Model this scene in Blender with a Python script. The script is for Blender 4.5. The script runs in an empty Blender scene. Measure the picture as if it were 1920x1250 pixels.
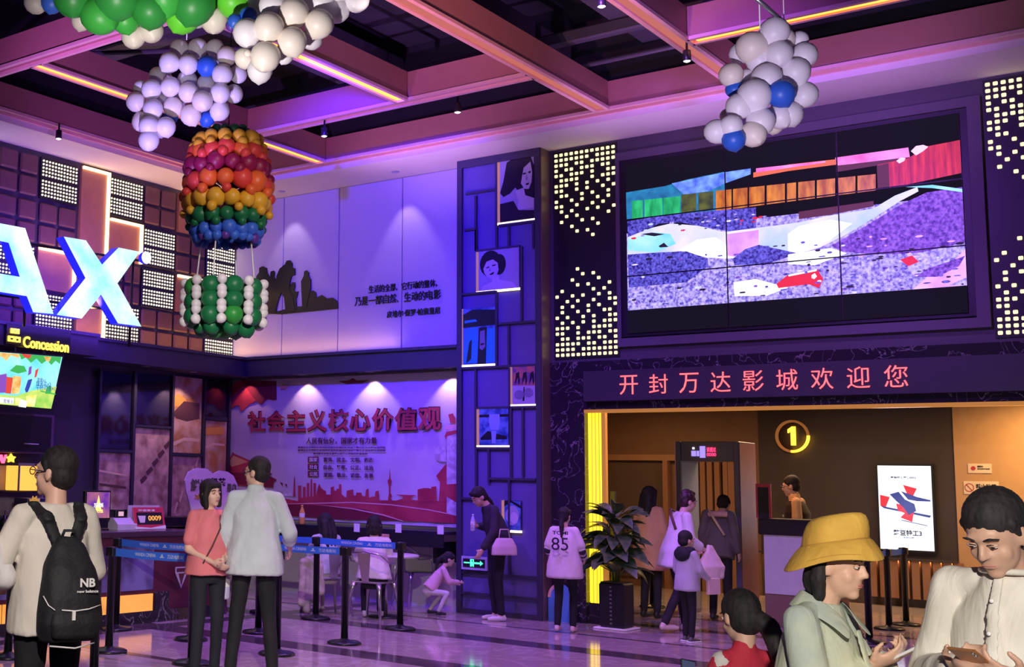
import bpy, bmesh, math, random
from mathutils import Vector, Matrix, Euler
R = math.radians
random.seed(7)
sc = bpy.context.scene
COL = sc.collection

# ---------------------------------------------------------------- camera
CAM_H = 1.6
YAW, PIT, ROL = R(41.102), R(7.063), R(1.3635)
FPX, PPX, PPY = 2315.4, 451.27, 610.36
_f = Vector((-math.sin(YAW)*math.cos(PIT), math.cos(YAW)*math.cos(PIT), math.sin(PIT)))
_r0 = Vector((math.cos(YAW), math.sin(YAW), 0)); _u0 = _r0.cross(_f)
_r = math.cos(ROL)*_r0 + math.sin(ROL)*_u0
_u = math.cos(ROL)*_u0 - math.sin(ROL)*_r0
CAM = Vector((0, 0, CAM_H))
cd = bpy.data.cameras.new('camera'); cam = bpy.data.objects.new('camera', cd); COL.objects.link(cam)
cd.sensor_width = 36; cd.sensor_fit = 'HORIZONTAL'; cd.lens = FPX/1920*36
cd.shift_x = (960-PPX)/1920; cd.shift_y = -(625-PPY)/1920
cd.clip_start = .05; cd.clip_end = 200
m = Matrix((_r, _u, -_f)).transposed().to_4x4(); m.translation = CAM
cam.matrix_world = m
sc.camera = cam

# ---------------------------------------------------------------- view, world
sc.view_settings.view_transform = 'Standard'; sc.view_settings.look = 'None'
sc.view_settings.gamma = 1; sc.view_settings.use_curve_mapping = False
sc.view_settings.exposure = 0.0
w = bpy.data.worlds.new('hall_ambient'); sc.world = w; w.use_nodes = True
bg = w.node_tree.nodes['Background']
bg.inputs[0].default_value = (.36, .22, .9, 1); bg.inputs[1].default_value = .08

# ---------------------------------------------------------------- lamp makers and added fill lights
def area(name, loc, size, power, col, rot=(0, 0, 0), sy=None, spread=None):
    l = bpy.data.lights.new(name, 'AREA'); l.energy = power; l.color = col; l.size = size
    if sy: l.shape = 'RECTANGLE'; l.size_y = sy
    if spread: l.spread = R(spread)
    o = bpy.data.objects.new(name, l); COL.objects.link(o); o.location = loc; o.rotation_euler = rot
    return o
def spot(name, loc, target, power, col, ang=50, blend=.6, rad=.04):
    l = bpy.data.lights.new(name, 'SPOT'); l.energy = power; l.color = col
    l.spot_size = R(ang); l.spot_blend = blend; l.shadow_soft_size = rad
    o = bpy.data.objects.new(name, l); COL.objects.link(o); o.location = loc
    o.rotation_euler = (Vector(target)-Vector(loc)).to_track_quat('-Z', 'Y').to_euler()
    return o
def point(name, loc, power, col, rad=.1):
    l = bpy.data.lights.new(name, 'POINT'); l.energy = power; l.color = col; l.shadow_soft_size = rad
    o = bpy.data.objects.new(name, l); COL.objects.link(o); o.location = loc
    return o
VIO = (.26, .10, 1.0); BLU = (.10, .05, 1.0); WARM = (1, .50, .18); PINK = (1, .42, .60); NEUT = (1, .88, .80)
def at0(x, y, d): return CAM + (_f + (x-PPX)/FPX*_r - (y-PPY)/FPX*_u)*d
# added fill spots without fittings, for the violet, blue and neutral wash
BLU = (.06, .012, 1.0); VIO = (.32, .10, 1.0)
spot('fill_violet_a', (-8.9, 9.6, 5.8), (-9.1, 10.6, 0), 800, VIO, 112, .9, .05)
spot('fill_violet_b', (-6.7, 11.6, 5.8), (-6.8, 12.0, 0), 480, VIO, 110, .9, .05)
spot('fill_violet_c', (-3.6, 12.0, 5.8), (-3.8, 12.3, 0), 420, (.45, .18, 1), 112, .9, .05)
spot('fill_pink', (-5.2, 9.6, 5.8), (-5.6, 10.4, 0), 440, (.85, .36, .85), 108, .9, .05)
spot('fill_blue_wall', (-7.4, 9.3, 5.75), (-9.6, 14.0, 4.7), 1400, (.045, .01, 1), 60, .8, .05)
spot('fill_blue_column', (-6.4, 9.8, 5.75), (-7.7, 13.8, 2.9), 300, BLU, 60, .9, .05)
spot('fill_blue_banner', (-8.0, 9.5, 5.75), (-9.0, 14.0, 1.9), 1000, BLU, 44, .9, .05)
spot('fill_violet_screen', (-4.2, 8.5, 5.75), (-4.4, 14.0, 3.6), 620, (.34, .10, 1), 80, .9, .05)
spot('fill_neutral_left', (-2.4, 3.2, 3.7), (-6.7, 7.6, 1.1), 1050, NEUT, 40, .9, .05)  # neutral spots added in open air to brighten the visitors
spot('fill_neutral_backpack', (-1.0, .8, 3.4), (-4.5, 4.3, 1.15), 900, NEUT, 30, .9, .05)
spot('fill_neutral_near', (.9, -1.4, 2.9), (-.3, 3.7, 1.25), 1650, (1, .92, .82), 42, .9, .05)
spot('fill_front_right_cloud', (-1.5, 3.9, 2.1), at0(1430, 160, 7.0), 420, (.85, .72, 1), 34, .9, .05)  # spots added in open air to brighten the balloons
spot('fill_front_top_cloud', (-3.5, 2.9, 2.2), at0(430, 30, 6.6), 330, (1, .92, .90), 56, .9, .05)
spot('fill_low_cloud', (-5.2, 4.9, 2.5), at0(340, 180, 9.0), 420, (.48, .34, 1), 32, .9, .05)
spot('fill_airship', (-2.6, 4.6, 4.2), at0(430, 430, 9.2), 300, (1, .84, .80), 20, .9, .05)
spot('fill_pink_beams', (-4.6, 7.4, 3.2), (-5.2, 9.6, 6.2), 620, (1, .38, .48), 66, 1, .05)  # added spots that brighten beams, tiles and soffit
spot('stage_violet_beams', (-8.4, 5.4, 3.0), (-9.2, 9.2, 6.2), 900, (.62, .22, 1), 58, 1, .05)
spot('fill_violet_tiles', (-8.4, 8.6, 4.4), (-12.4, 10.6, 4.6), 170, (.42, .10, 1), 66, .9, .05)
spot('fill_violet_soffit', (-3.2, 11.2, 4.2), (-3.6, 13.2, 6.0), 190, (.62, .25, 1), 84, 1, .05)
spot('stage_violet_cove', (-8.4, 12.2, 3.9), (-8.4, 12.85, 6.0), 190, (.75, .36, 1), 82, .9, .05)
spot('fill_violet_cove_b', (-5.4, 12.2, 3.9), (-5.4, 12.9, 6.0), 130, (.75, .32, 1), 82, .9, .05)
spot('fill_violet_beams_b', (-6.6, 7.6, 3.2), (-7.6, 10.9, 6.1), 520, (.60, .22, 1), 50, 1, .05)
# ---------------------------------------------------------------- helpers
def on(ax, v, x, y):
    """point of the plane axis=v seen at photo pixel (x, y): used to read real positions off known planes"""
    d = _f + (x-PPX)/FPX*_r - (y-PPY)/FPX*_u
    return CAM + d*((v-CAM[ax])/d[ax])
def proj(p):
    d = Vector(p)-CAM; z = d.dot(_f)
    return PPX+FPX*d.dot(_r)/z, PPY-FPX*d.dot(_u)/z, z
def at(x, y, depth):
    return CAM + (_f + (x-PPX)/FPX*_r - (y-PPY)/FPX*_u)*depth
MATS = {}
def M(name, col, rough=.5, metal=0., emit=None, es=0., var=.12, scale=6., bump=0., spec=.5, trans=0., alpha=1., coat=0.):
    if name in MATS: return MATS[name]
    mt = bpy.data.materials.new(name); mt.use_nodes = True
    nt = mt.node_tree; b = nt.nodes['Principled BSDF']
    c = (*col, 1)
    b.inputs['Roughness'].default_value = rough; b.inputs['Metallic'].default_value = metal
    b.inputs['Specular IOR Level'].default_value = spec
    b.inputs['Coat Weight'].default_value = coat
    if trans: b.inputs['Transmission Weight'].default_value = trans
    if alpha < 1: b.inputs['Alpha'].default_value = alpha
    tc = nt.nodes.new('ShaderNodeTexCoord'); nz = nt.nodes.new('ShaderNodeTexNoise')
    nz.inputs['Scale'].default_value = scale; nz.inputs['Detail'].default_value = 4
    nt.links.new(tc.outputs['Object'], nz.inputs['Vector'])
    mx = nt.nodes.new('ShaderNodeMix'); mx.data_type = 'RGBA'
    mx.inputs[6].default_value = tuple(max(0, k*(1-var)) for k in col)+(1,)
    mx.inputs[7].default_value = tuple(min(1, k*(1+var)) for k in col)+(1,)
    nt.links.new(nz.outputs['Fac'], mx.inputs[0]); nt.links.new(mx.outputs[2], b.inputs['Base Color'])
    if bump:
        bp = nt.nodes.new('ShaderNodeBump'); bp.inputs['Strength'].default_value = bump; bp.inputs['Distance'].default_value = .02
        nt.links.new(nz.outputs['Fac'], bp.inputs['Height']); nt.links.new(bp.outputs[0], b.inputs['Normal'])
    if emit:
        b.inputs['Emission Color'].default_value = (*emit, 1); b.inputs['Emission Strength'].default_value = es
    MATS[name] = mt
    return mt
def add_bump(mt, scale, strength, stretch=(1, 1, 1), dist=.02):
    nt = mt.node_tree; b = nt.nodes['Principled BSDF']; tc = nt.nodes['Texture Coordinate']
    mp = nt.nodes.new('ShaderNodeMapping'); mp.inputs['Scale'].default_value = stretch; nz = nt.nodes.new('ShaderNodeTexNoise'); nz.inputs['Scale'].default_value = scale; nz.inputs['Detail'].default_value = 6; nz.inputs['Distortion'].default_value = 1.2
    bp = nt.nodes.new('ShaderNodeBump'); bp.inputs['Strength'].default_value = strength; bp.inputs['Distance'].default_value = dist
    nt.links.new(tc.outputs['Object'], mp.inputs[0]); nt.links.new(mp.outputs[0], nz.inputs['Vector']); nt.links.new(nz.outputs['Fac'], bp.inputs['Height']); nt.links.new(bp.outputs[0], b.inputs['Normal']); return mt
def tag(o, label=None, cat=None, group=None, kind=None):
    if label: o['label'] = label
    if cat: o['category'] = cat
    if group: o['group'] = group
    if kind: o['kind'] = kind
    return o
def empty(name, loc=(0, 0, 0), rz=0., label=None, cat=None, group=None, kind=None):
    o = bpy.data.objects.new(name, None); COL.objects.link(o); o.location = loc; o.rotation_euler = (0, 0, rz)
    o.empty_display_size = .1
    return tag(o, label, cat, group, kind)
def link(name, mesh, parent=None, mat=None, mw=None):
    """links a mesh as an object; mesh data is in the parent's local space unless mw places it"""
    o = bpy.data.objects.new(name, mesh); COL.objects.link(o)
    if parent: o.parent = parent
    if mw is not None: o.matrix_local = mw
    return o
class MB:
    def __init__(s): s.v = []; s.f = []; s.mi = []; s.sm = []
    def add(s, vs, fs, mi=0, smooth=False):
        n = len(s.v); s.v += [tuple(p) for p in vs]
        for f in fs: s.f.append([i+n for i in f]); s.mi.append(mi); s.sm.append(smooth)
        return s
    def box(s, lo, hi, mi=0, mw=None):
        x0, y0, z0 = lo; x1, y1, z1 = hi
        vs = [(x0,y0,z0),(x1,y0,z0),(x1,y1,z0),(x0,y1,z0),(x0,y0,z1),(x1,y0,z1),(x1,y1,z1),(x0,y1,z1)]
        if mw is not None: vs = [mw @ Vector(p) for p in vs]
        return s.add(vs, [(0,3,2,1),(4,5,6,7),(0,1,5,4),(1,2,6,5),(2,3,7,6),(3,0,4,7)], mi)
    def cbox(s, lo, hi, b=.01, mi=0, mw=None):
        """box with chamfered vertical+horizontal edges (24 verts)"""
        bm = bmesh.new(); bmesh.ops.create_cube(bm, size=1)
        for v in bm.verts:
            v.co = Vector([lo[i] if v.co[i] < 0 else hi[i] for i in range(3)])
        bmesh.ops.bevel(bm, geom=bm.edges[:], offset=b, segments=1, affect='EDGES')
        vs = [v.co.copy() for v in bm.verts]
        if mw is not None: vs = [mw @ p for p in vs]
        s.add(vs, [[v.index for v in f.verts] for f in bm.faces], mi); bm.free(); return s
    def prism(s, pts, a, mi=0):
        """pts: list of Vector outline; a: extrusion Vector"""
        n = len(pts); a = Vector(a); pts = [Vector(p) for p in pts]
        return s.add(pts+[p+a for p in pts], [list(range(n))[::-1], list(range(n, 2*n))]+[(i, (i+1) % n, (i+1) % n+n, i+n) for i in range(n)], mi)
    def ring_loft(s, rings, mi=0, smooth=True, cap=True):
        n = len(rings[0]); vs = [p for r in rings for p in r]; fs = []
        for k in range(len(rings)-1):
            for i in range(n):
                fs.append((k*n+i, k*n+(i+1) % n, (k+1)*n+(i+1) % n, (k+1)*n+i))
        if cap: fs += [list(range(n))[::-1], [len(vs)-n+i for i in range(n)]]
        return s.add(vs, fs, mi, smooth)
    def tube(s, pts, r, n=10, mi=0, cap=True, smooth=True):
        pts = [Vector(p) for p in pts]; rs = r if isinstance(r, (list, tuple)) else [r]*len(pts)
        rings = []; up = Vector((0, 0, 1))
        t0 = (pts[1]-pts[0]).normalized(); a = t0.orthogonal().normalized()
        for i, p in enumerate(pts):
            t = (pts[min(i+1, len(pts)-1)]-pts[max(i-1, 0)]).normalized()
            a = (a-t*a.dot(t)).normalized(); b = t.cross(a)
            rings.append([p+(a*math.cos(2*math.pi*k/n)+b*math.sin(2*math.pi*k/n))*rs[i] for k in range(n)])
        return s.ring_loft(rings, mi, smooth, cap)
    def lathe(s, prof, n=20, mi=0, c=(0, 0, 0), smooth=True, cap=True):
        c = Vector(c)
        return s.ring_loft([[c+Vector((r*math.cos(2*math.pi*k/n), r*math.sin(2*math.pi*k/n), z)) for k in range(n)] for r, z in prof], mi, smooth, cap)
    def ball(s, c, r, mi=0, seg=12, rings=8, sq=(1, 1, 1)):
        c = Vector(c); prof = [(math.sin(math.pi*i/rings), -math.cos(math.pi*i/rings)) for i in range(rings+1)]
        prof[0] = (.02, -1); prof[-1] = (.02, 1)
        return s.ring_loft([[c+Vector((a*math.cos(2*math.pi*k/seg)*sq[0], a*math.sin(2*math.pi*k/seg)*sq[1], z*sq[2]))*r for k in range(seg)] for a, z in prof], mi, True)
    def mesh(s, name, mats):
        me = bpy.data.meshes.new(name); me.from_pydata(s.v, [], s.f)
        for mt in (mats if isinstance(mats, (list, tuple)) else [mats]): me.materials.append(mt)
        for p, mi, sm in zip(me.polygons, s.mi, s.sm): p.material_index = mi; p.use_smooth = sm
        me.update(); return me
    def build(s, name, mats, parent=None, mw=None):
        return link(name, s.mesh(name, mats), parent, None, mw)
def bx(name, lo, hi, mat, parent=None, ch=0.):
    b = MB()
    (b.cbox(lo, hi, ch) if ch else b.box(lo, hi)); return b.build(name, mat, parent)
# wall frames: local x to the viewer's right, y up, z out of the wall
def frame_back(Y, x=0, z=0): return Matrix(((1,0,0,x),(0,0,-1,Y),(0,1,0,z),(0,0,0,1)))
def frame_left(X, y=0, z=0): return Matrix(((0,0,1,X),(1,0,0,y),(0,1,0,z),(0,0,0,1)))
def text_mesh(body, ext=.0, bold=0., spacing=1., align='LEFT'):
    c = bpy.data.curves.new('t', 'FONT'); c.body = body; c.extrude = ext; c.offset = bold; c.space_character = spacing; c.size = 1
    c.resolution_u = 3; c.align_x = align
    o = bpy.data.objects.new('t', c); COL.objects.link(o)
    dg = bpy.context.evaluated_depsgraph_get(); me = bpy.data.meshes.new_from_object(o.evaluated_get(dg))
    bpy.data.objects.remove(o); bpy.data.curves.remove(c); return me
def text_fit(name, body, box, fr, mat, parent=None, ext=.004, bold=0., lift=.003, spacing=1.):
    """text fitted to box (x0,x1,y0,y1) in a wall frame"""
    me = text_mesh(body, 1, bold, spacing)
    xs = [v.co.x for v in me.vertices]; ys = [v.co.y for v in me.vertices]
    x0, x1, y0, y1 = box; sx = (x1-x0)/(max(xs)-min(xs)); sy = (y1-y0)/(max(ys)-min(ys))
    ax, ay = min(xs), min(ys)
    for v in me.vertices:
        v.co = Vector((x0+(v.co.x-ax)*sx, y0+(v.co.y-ay)*sy, lift+ext*(v.co.z+1)*.5))
    me.transform(fr); me.materials.clear(); me.materials.append(mat); me.name = name
    o = link(name, me, parent)
    if len(body) > 1: o['kind'] = 'stuff'
    return o
def text_chars(name, body, box, fr, mat, parent, ext=.004, bold=0., lift=.003, fill=.92):
    """evenly spaced characters, each a part of its own"""
    x0, x1, y0, y1 = box; n = len(body); st = (x1-x0)/(n-(1-fill)); w = st*fill
    for k, ch in enumerate(body):
        a = x0+k*st; h = y1-y0
        if ch in '，、': text_fit(name, ch, (a, a+w*.25, y0, y0+h*.28), fr, mat, parent, ext, bold, lift)
        elif ch == '一': text_fit(name, ch, (a, a+w, y0+h*.42, y0+h*.56), fr, mat, parent, ext, bold, lift)
        else: text_fit(name, ch, (a, a+w, y0, y1), fr, mat, parent, ext, bold, lift)
def flat(b, fr, pts, z0, z1, mi=0):
    """prism of a 2-D outline in a wall frame between heights z0, z1"""
    a = fr @ Vector((0, 0, z1)) - fr @ Vector((0, 0, z0))
    return b.prism([fr @ Vector((p[0], p[1], z0)) for p in pts], a, mi)
def frect(b, fr, x0, x1, y0, y1, z0, z1, mi=0): return flat(b, fr, [(x0,y0),(x1,y0),(x1,y1),(x0,y1)], z0, z1, mi)
def emis(name, col, es): return M(name, (.02, .02, .02), .5, emit=col, es=es)

# ---------------------------------------------------------------- materials
def marble(name, base, vein, rough, scale=1.2, amt=.5, wd=.04):
    mt = M(name, base, rough, var=.05); nt = mt.node_tree; b = nt.nodes['Principled BSDF']
    tc = nt.nodes['Texture Coordinate']; n1 = nt.nodes.new('ShaderNodeTexNoise'); n1.inputs['Scale'].default_value = scale; n1.inputs['Detail'].default_value = 9; n1.inputs['Distortion'].default_value = 1.6
    nt.links.new(tc.outputs['Object'], n1.inputs['Vector'])
    rp = nt.nodes.new('ShaderNodeValToRGB'); e = rp.color_ramp.elements
    e[0].position = .5-wd; e[0].color = (*base, 1); e[1].position = .5+wd; e[1].color = (*base, 1)
    k = rp.color_ramp.elements.new(.5); k.color = tuple(base[i]*(1-amt)+vein[i]*amt for i in range(3))+(1,)
    nt.links.new(n1.outputs['Fac'], rp.inputs[0]); nt.links.new(rp.outputs[0], b.inputs['Base Color'])
    return mt
m_floor = marble('floor_marble', (.46, .38, .36), (.75, .68, .62), .09, 1.6, .5)
m_floord = marble('floor_band_marble', (.09, .07, .08), (.2, .16, .16), .1, 2.2, .5)
m_dmarble = marble('dark_marble', (.025, .02, .03), (.5, .45, .5), .12, 3.0, .5, .012)
m_dark = M('charcoal_paint', (.055, .05, .075), .45)
m_black = M('black_paint', (.012, .012, .016), .4)
m_void = M('ceiling_void_paint', (.022, .02, .035), .8)
m_white = M('white_plaster', (.72, .68, .68), .7, var=.04)
m_beam = M('beam_bronze', (.46, .20, .19), .5, var=.08)
m_flange = M('beam_flange', (.85, .50, .5), .4)
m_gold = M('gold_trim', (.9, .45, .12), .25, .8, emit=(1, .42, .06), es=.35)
m_wood = M('tile_wood_brown', (.15, .07, .07), .5, var=.2, scale=14)
m_lit = M('panel_wood', (.42, .20, .12), .5, var=.2, scale=9)
e_strip = emis('warm_light_strip', (1, .60, .26), 4)
e_orange = emis('orange_slot_strip', (1, .30, .04), 3.2)
e_salmon = emis('salmon_slot_strip', (1, .25, .18), .55)
e_led = emis('led_dot_light', (1, .86, .62), 2.4)
e_sq = emis('square_light', (1, .80, .40), 1.7)
e_yellow = emis('yellow_lightbox', (1, .72, .02), 1.9)

# ---------------------------------------------------------------- floor, ceiling
fl = bx('floor', (-14, -3, -.2), (4, 22, 0), m_floor); tag(fl, kind='structure')
for k, (y0, y1) in enumerate(((12.86, 12.94), (11.48, 11.86), (9.5, 9.9), (8.0, 8.12), (6.1, 6.5), (3.4, 3.8), (14.25, 14.5), (15.6, 15.75))):
    bx('floor_band', (-14 if y1 < 14 else -7, y0, -.05), (4, y1, .0015), m_floord, fl)
bx('floor_band', (-9.7, -3, -.05), (-9.45, 14, .0014), m_floord, fl)
cl = bx('ceiling', (-14, -3, 7.3), (4, 22, 7.5), m_void); tag(cl, kind='structure')
# soffit around the hall: slab, cove edge
SOF = 5.8
sf = MB(); sf.box((-12.44, -2, SOF), (-11.70, 14.1, SOF+.07)); sf.box((-11.70, 13.175, SOF), (2, 14.1, SOF+.07)); sf.box((-12.44, 13.175, SOF), (-11.7, 14.1, SOF+.069))
sf.build('soffit', m_white, cl)
sfw = MB(); sfw.box((-12.5, -2, SOF+.07), (-11.74, 14.1, 7.3)); sfw.box((-11.74, 13.22, SOF+.07), (2, 14.1, 7.3)); sfw.build('soffit_upstand', m_void, cl)
ZB = 5.87
def beam(p0, p1, axis, glow=None, h=.34, w=.15):
    """ceiling beam between p0 and p1 with two bottom flanges and a lit slot"""
    g = bx('beam', (min(p0[0], p1[0]), min(p0[1], p1[1]), ZB+.03), (max(p0[0], p1[0]), max(p0[1], p1[1]), ZB+h), m_beam, cl) if False else None
    b = MB()
    if axis == 'y':
        x, a, c = p0[0], p0[1], p1[1]
        b.box((x-w/2, a, ZB+.035), (x+w/2, c, ZB+h)); o = b.build('beam', m_beam, cl)
        for s in (-1, 1): bx('flange', (x+s*w/2-.022, a, ZB), (x+s*w/2+.022, c, ZB+.035), m_flange, o)
        if glow: bx('light_strip', (x-w/2+.025, a+.05, ZB+.02), (x+w/2-.025, c-.02, ZB+.0345), glow, o)
    else:
        y, a, c = p0[1], p0[0], p1[0]
        b.box((a, y-w/2, ZB+.035), (c, y+w/2, ZB+h)); o = b.build('beam', m_beam, cl)
        for s in (-1, 1): bx('flange', (a, y+s*w/2-.022, ZB), (c, y+s*w/2+.022, ZB+.035), m_flange, o)
        if glow: bx('light_strip', (a+.05, y-w/2+.025, ZB+.02), (c-.05, y+w/2-.025, ZB+.0345), glow, o)
beam((-11.62, 0), (0, 13.17), 'x') if False else None
beam((-11.60, 13.09), (1.5, 13.09), 'x')                       # along the back soffit
beam((-11.61, 0), (-11.61, 13.0), 'y')                         # along the left soffit
beam((-9.97, 8.03), (-9.97, 13.0), 'y', e_orange)
beam((-7.58, 4), (-7.58, 11.36), 'y', e_orange)
beam((-5.94, 2), (-5.94, 13.0), 'y', e_salmon)
beam((-4.40, 2), (-4.40, 13.0), 'y', e_salmon)
beam((-9.89, 11.45), (-6.02, 11.45), 'x')
beam((-4.32, 11.45), (1.5, 11.45), 'x', e_orange)
beam((-11.53, 7.95), (-7.66, 7.95), 'x'); beam((-7.5, 7.95), (-6.02, 7.95), 'x'); beam((-4.32, 7.95), (1.5, 7.95), 'x')
# ducts and pipes up in the void
m_duct = M('duct_grey', (.10, .09, .14), .5, .3)
for k, (lo, hi) in enumerate((((-9.3, 3, 6.7), (-8.7, 13.1, 7.1)), ((-6.9, 3, 6.55), (-6.35, 13.1, 6.8)), ((-5.5, 5, 6.6), (-4.8, 13.1, 7.0)), ((-11.4, 9.5, 6.6), (-6.1, 9.9, 6.85)), ((-3.9, 9.6, 6.6), (1, 10.1, 6.9)), ((-11.4, 12.2, 6.45), (1, 12.32, 6.6)))):
    bx('duct', lo, hi, m_duct, cl, .02)
for k, (x0, y0, x1, y1, z) in enumerate(((-11.4, 8.7, -4, 8.7, 6.45), (-8.3, 4, -8.3, 13, 6.5), (-11, 12.6, 1, 12.6, 6.3), (-4.1, 12.1, 1, 12.1, 6.35), (-10.6, 9.3, -8.2, 10.8, 6.5))):
    MB().tube([(x0, y0, z), (x1, y1, z)], .03, 8).build('pipe', m_duct, cl)
# ---------------------------------------------------------------- left upper wall: modules of tiles, lamps and lit panels
XL = -12.44
wl = bx('wall_left', (XL-.2, 2, 0), (XL, 14.3, 5.86), m_dark); tag(wl, kind='structure')
FL = frame_left(XL)
cols = [(8.14, 8.80), (8.80, 9.46), (9.48, 10.13), (10.15, 10.83), None, (11.39, 12.05), (12.07, 12.73), (12.75, 13.37), (13.39, 14.06)]
rows = [(5.16, 5.75), (4.56, 5.14), (3.98, 4.54), (3.40, 3.96)]
lay = ['TLTT', 'LTLT', 'TTLT', 'LTPL', None, 'LPTL', 'TLLT', 'PTPT', 'TLTL']
cell_tile = MB(); cell_tile.cbox((-.145, -.125, 0), (.145, .125, .05), .02)
me_tile = cell_tile.mesh('wall_tile', m_wood)
bd = MB()
dots = MB()
for i in range(6):
    for j in range(5):
        for gx in (0, 1):
            for gy in (0, 1):
                cx = -.155+gx*.31+(i-2.5)*.0525; cy = -.135+gy*.27+(j-2)*.047
                n = 8; ring = [(cx+.0135*math.cos(2*math.pi*k/n), cy+.0135*math.sin(2*math.pi*k/n), .045) for k in range(n)]
                dots.add(ring+[(p[0], p[1], .035) for p in ring], [list(range(n))]+[(k, k+n, (k+1) % n+n, (k+1) % n) for k in range(n)])
me_dots = dots.mesh('lamp_dots', e_led)
me_board = MB().cbox((-.325, -.28, 0), (.325, .28, .036), .008).mesh('lamp_board', m_black)
def lit_panel(y0, y1, z0, z1, top=True):
    b = MB(); frect(b, FL, y0, y1, z0, z1, .0, .05); o = b.build('lit_panel', m_lit, wl)
    s = MB(); frect(s, FL, y1-.045, y1-.005, z0, z1, .05, .085)
    if top: frect(s, FL, y0, y1-.05, z1-.035, z1, .05, .085)
    s.build('light_strip', e_strip, o)
for c, spec in zip(cols, lay):
    if not c: continue
    for (z0, z1), t in zip(rows, spec):
        cx, cz = (c[0]+c[1])/2, (z0+z1)/2
        if t == 'T':
            for dx in (-.165, .165):
                for dz in (-.145, .145):
                    link('wall_tile', me_tile, wl, mw=frame_left(XL, cx+dx, cz+dz))
        elif t == 'L':
            o = link('lamp_board', me_board, wl, mw=frame_left(XL, cx, cz))
            tag(link('lamp_dots', me_dots, o), kind='stuff')
        else: lit_panel(c[0]+.02, c[1]-.02, z0+.01, z1-.01)
lit_panel(10.87, 11.37, 3.40, 5.75)
# ---------------------------------------------------------------- back upper wall (quotation), lower wall, bulkhead
YW = 14.09
wb = bx('wall_back', (XL, YW, 0), (-7.1, YW+.2, 5.86), m_white); tag(wb, kind='structure')
m_panel = M('wall_panel_white', (.56, .53, .57), .55, var=.03)
xs = [XL+.01, on(1, YW, 533, 500).x, on(1, YW, 637, 500).x, on(1, YW, 756, 500).x, -8.24]
for a, b_ in zip(xs, xs[1:]):
    bx('wall_panel', (a+.008, YW-.03, 3.42), (b_-.008, YW, 5.795), m_panel, wb, .004)
wbk = bx('wall_bulkhead', (XL, 13.80, 3.10), (-8.31, 14.09, 3.345), m_dark); tag(wbk, kind='structure')
bl = MB(); bl.box((XL, 10.6, 3.10), (-11.93, 13.80, 3.345)); bl.box((XL, 2, 3.10), (-11.65, 10.6, 3.345)); bl.build('bulkhead_left', m_dark, wbk)
cap = MB(); cap.box((XL, 13.76, 3.345), (-8.31, 14.06, 3.385)); cap.box((XL, 10.6, 3.345), (-11.89, 13.76, 3.385)); cap.box((XL, 2, 3.345), (-11.61, 10.6, 3.385))
cap.build('bulkhead_cap', m_dark, wbk)
# hidden-behind-the-cap uplights that warm both upper walls, plus added soffit fill spots
area('ledge_uplight_back', (-10.9, 13.93, 3.42), 3.0, 6, (1, .5, .2), (R(180), 0, 0), .06)
spot('soffit_fill_a', (-11.45, 10.3, 3.6), (-12.1, 10.6, 5.8), 110, WARM, 90, .9, .04); spot('soffit_fill_b', (-11.45, 12.2, 3.6), (-12.2, 12.2, 5.8), 90, WARM, 80, .9, .04)  # added spots in open air, warming the left soffit
area('ledge_uplight_left', (-12.2, 12.2, 3.42), .06, 12, WARM, (R(180), 0, 0), 3.4)
# ---------------------------------------------------------------- photo column
X0, X1, YC = -8.30, -7.115, 13.756
wc = bx('wall_column', (X0, YC+.06, 0), (X1, 14.3, 5.80), m_dark); tag(wc, kind='structure')
m_colpanel = M('column_panel', (.13, .11, .30), .5)  # blue light on the panel is partly put into this colour
m_bar = M('column_bar', (.05, .045, .08), .4)
m_bronze = M('bronze_side', (.20, .13, .11), .4, .3)
bx('column_back_panel', (X0+.06, YC+.045, .02), (X1-.06, YC+.06, 5.76), m_colpanel, wc)
bx('column_side', (X1, YC+.02, 0), (X1+.012, 14.0, 5.80), m_bronze, wc)
for lo, hi in (((X0, YC, 0), (X0+.07, YC+.06, 5.8)), ((X1-.07, YC, 0), (X1, YC+.06, 5.8)), ((X0+.07, YC, 5.7), (X1-.07, YC+.06, 5.8)), ((X0+.07, YC, 0), (X1-.07, YC+.06, .06))):
    bx('column_frame', lo, hi, m_bar, wc)
def cbar(xa, ya, xb, yb, t=.028):
    a = on(1, YC+.02, xa, ya); b_ = on(1, YC+.02, xb, yb)
    if abs(xa-xb) < abs(ya-yb):
        x = (a.x+b_.x)/2; lo, hi = (x-t/2, YC+.008, min(a.z, b_.z)), (x+t/2, YC+.046, max(a.z, b_.z))
    else:
        z = (a.z+b_.z)/2; lo, hi = (min(a.x, b_.x), YC+.01, z-t/2), (max(a.x, b_.x), YC+.044, z+t/2)
    bx('lattice_bar', lo, hi, m_bar, wc)
for q in ((931,300,931,466), (873,364,929,355), (892,367,892,470), (871,432,892,428), (935,425,1004,412), (954,425,954,466), (892,430,894,470), (892,468,975,464), (978,462,978,600), (866,552,930,546), (930,545,932,690), (934,607,1004,602), (954,610,954,690), (866,690,1006,684), (891,692,893,840), (955,690,956,765), (893,766,1006,761), (980,765,981,892), (958,762,958,895), (893,842,958,838), (916,842,917,905), (893,842,893,930), (917,897,981,898), (866,936,893,932), (866,1075,1012,1080), (866,1112,1012,1122), (1000,415,1000,465), (981,898,1004,899), (955,898,955,1075)):
    cbar(*q)
# ---------------------------------------------------------------- screen wall, marble surround, entrance
YS = 14.0
ws = MB(); ws.box((X1, YS, 3.11), (2, YS+.3, 5.86)); ws.build('wall_screen', M('screen_wall_paint', (.075, .062, .085), .5)); ws = bpy.data.objects['wall_screen']; tag(ws, kind='structure')
m_fr = M('screen_surround', (.10, .085, .115), .5)
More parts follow.
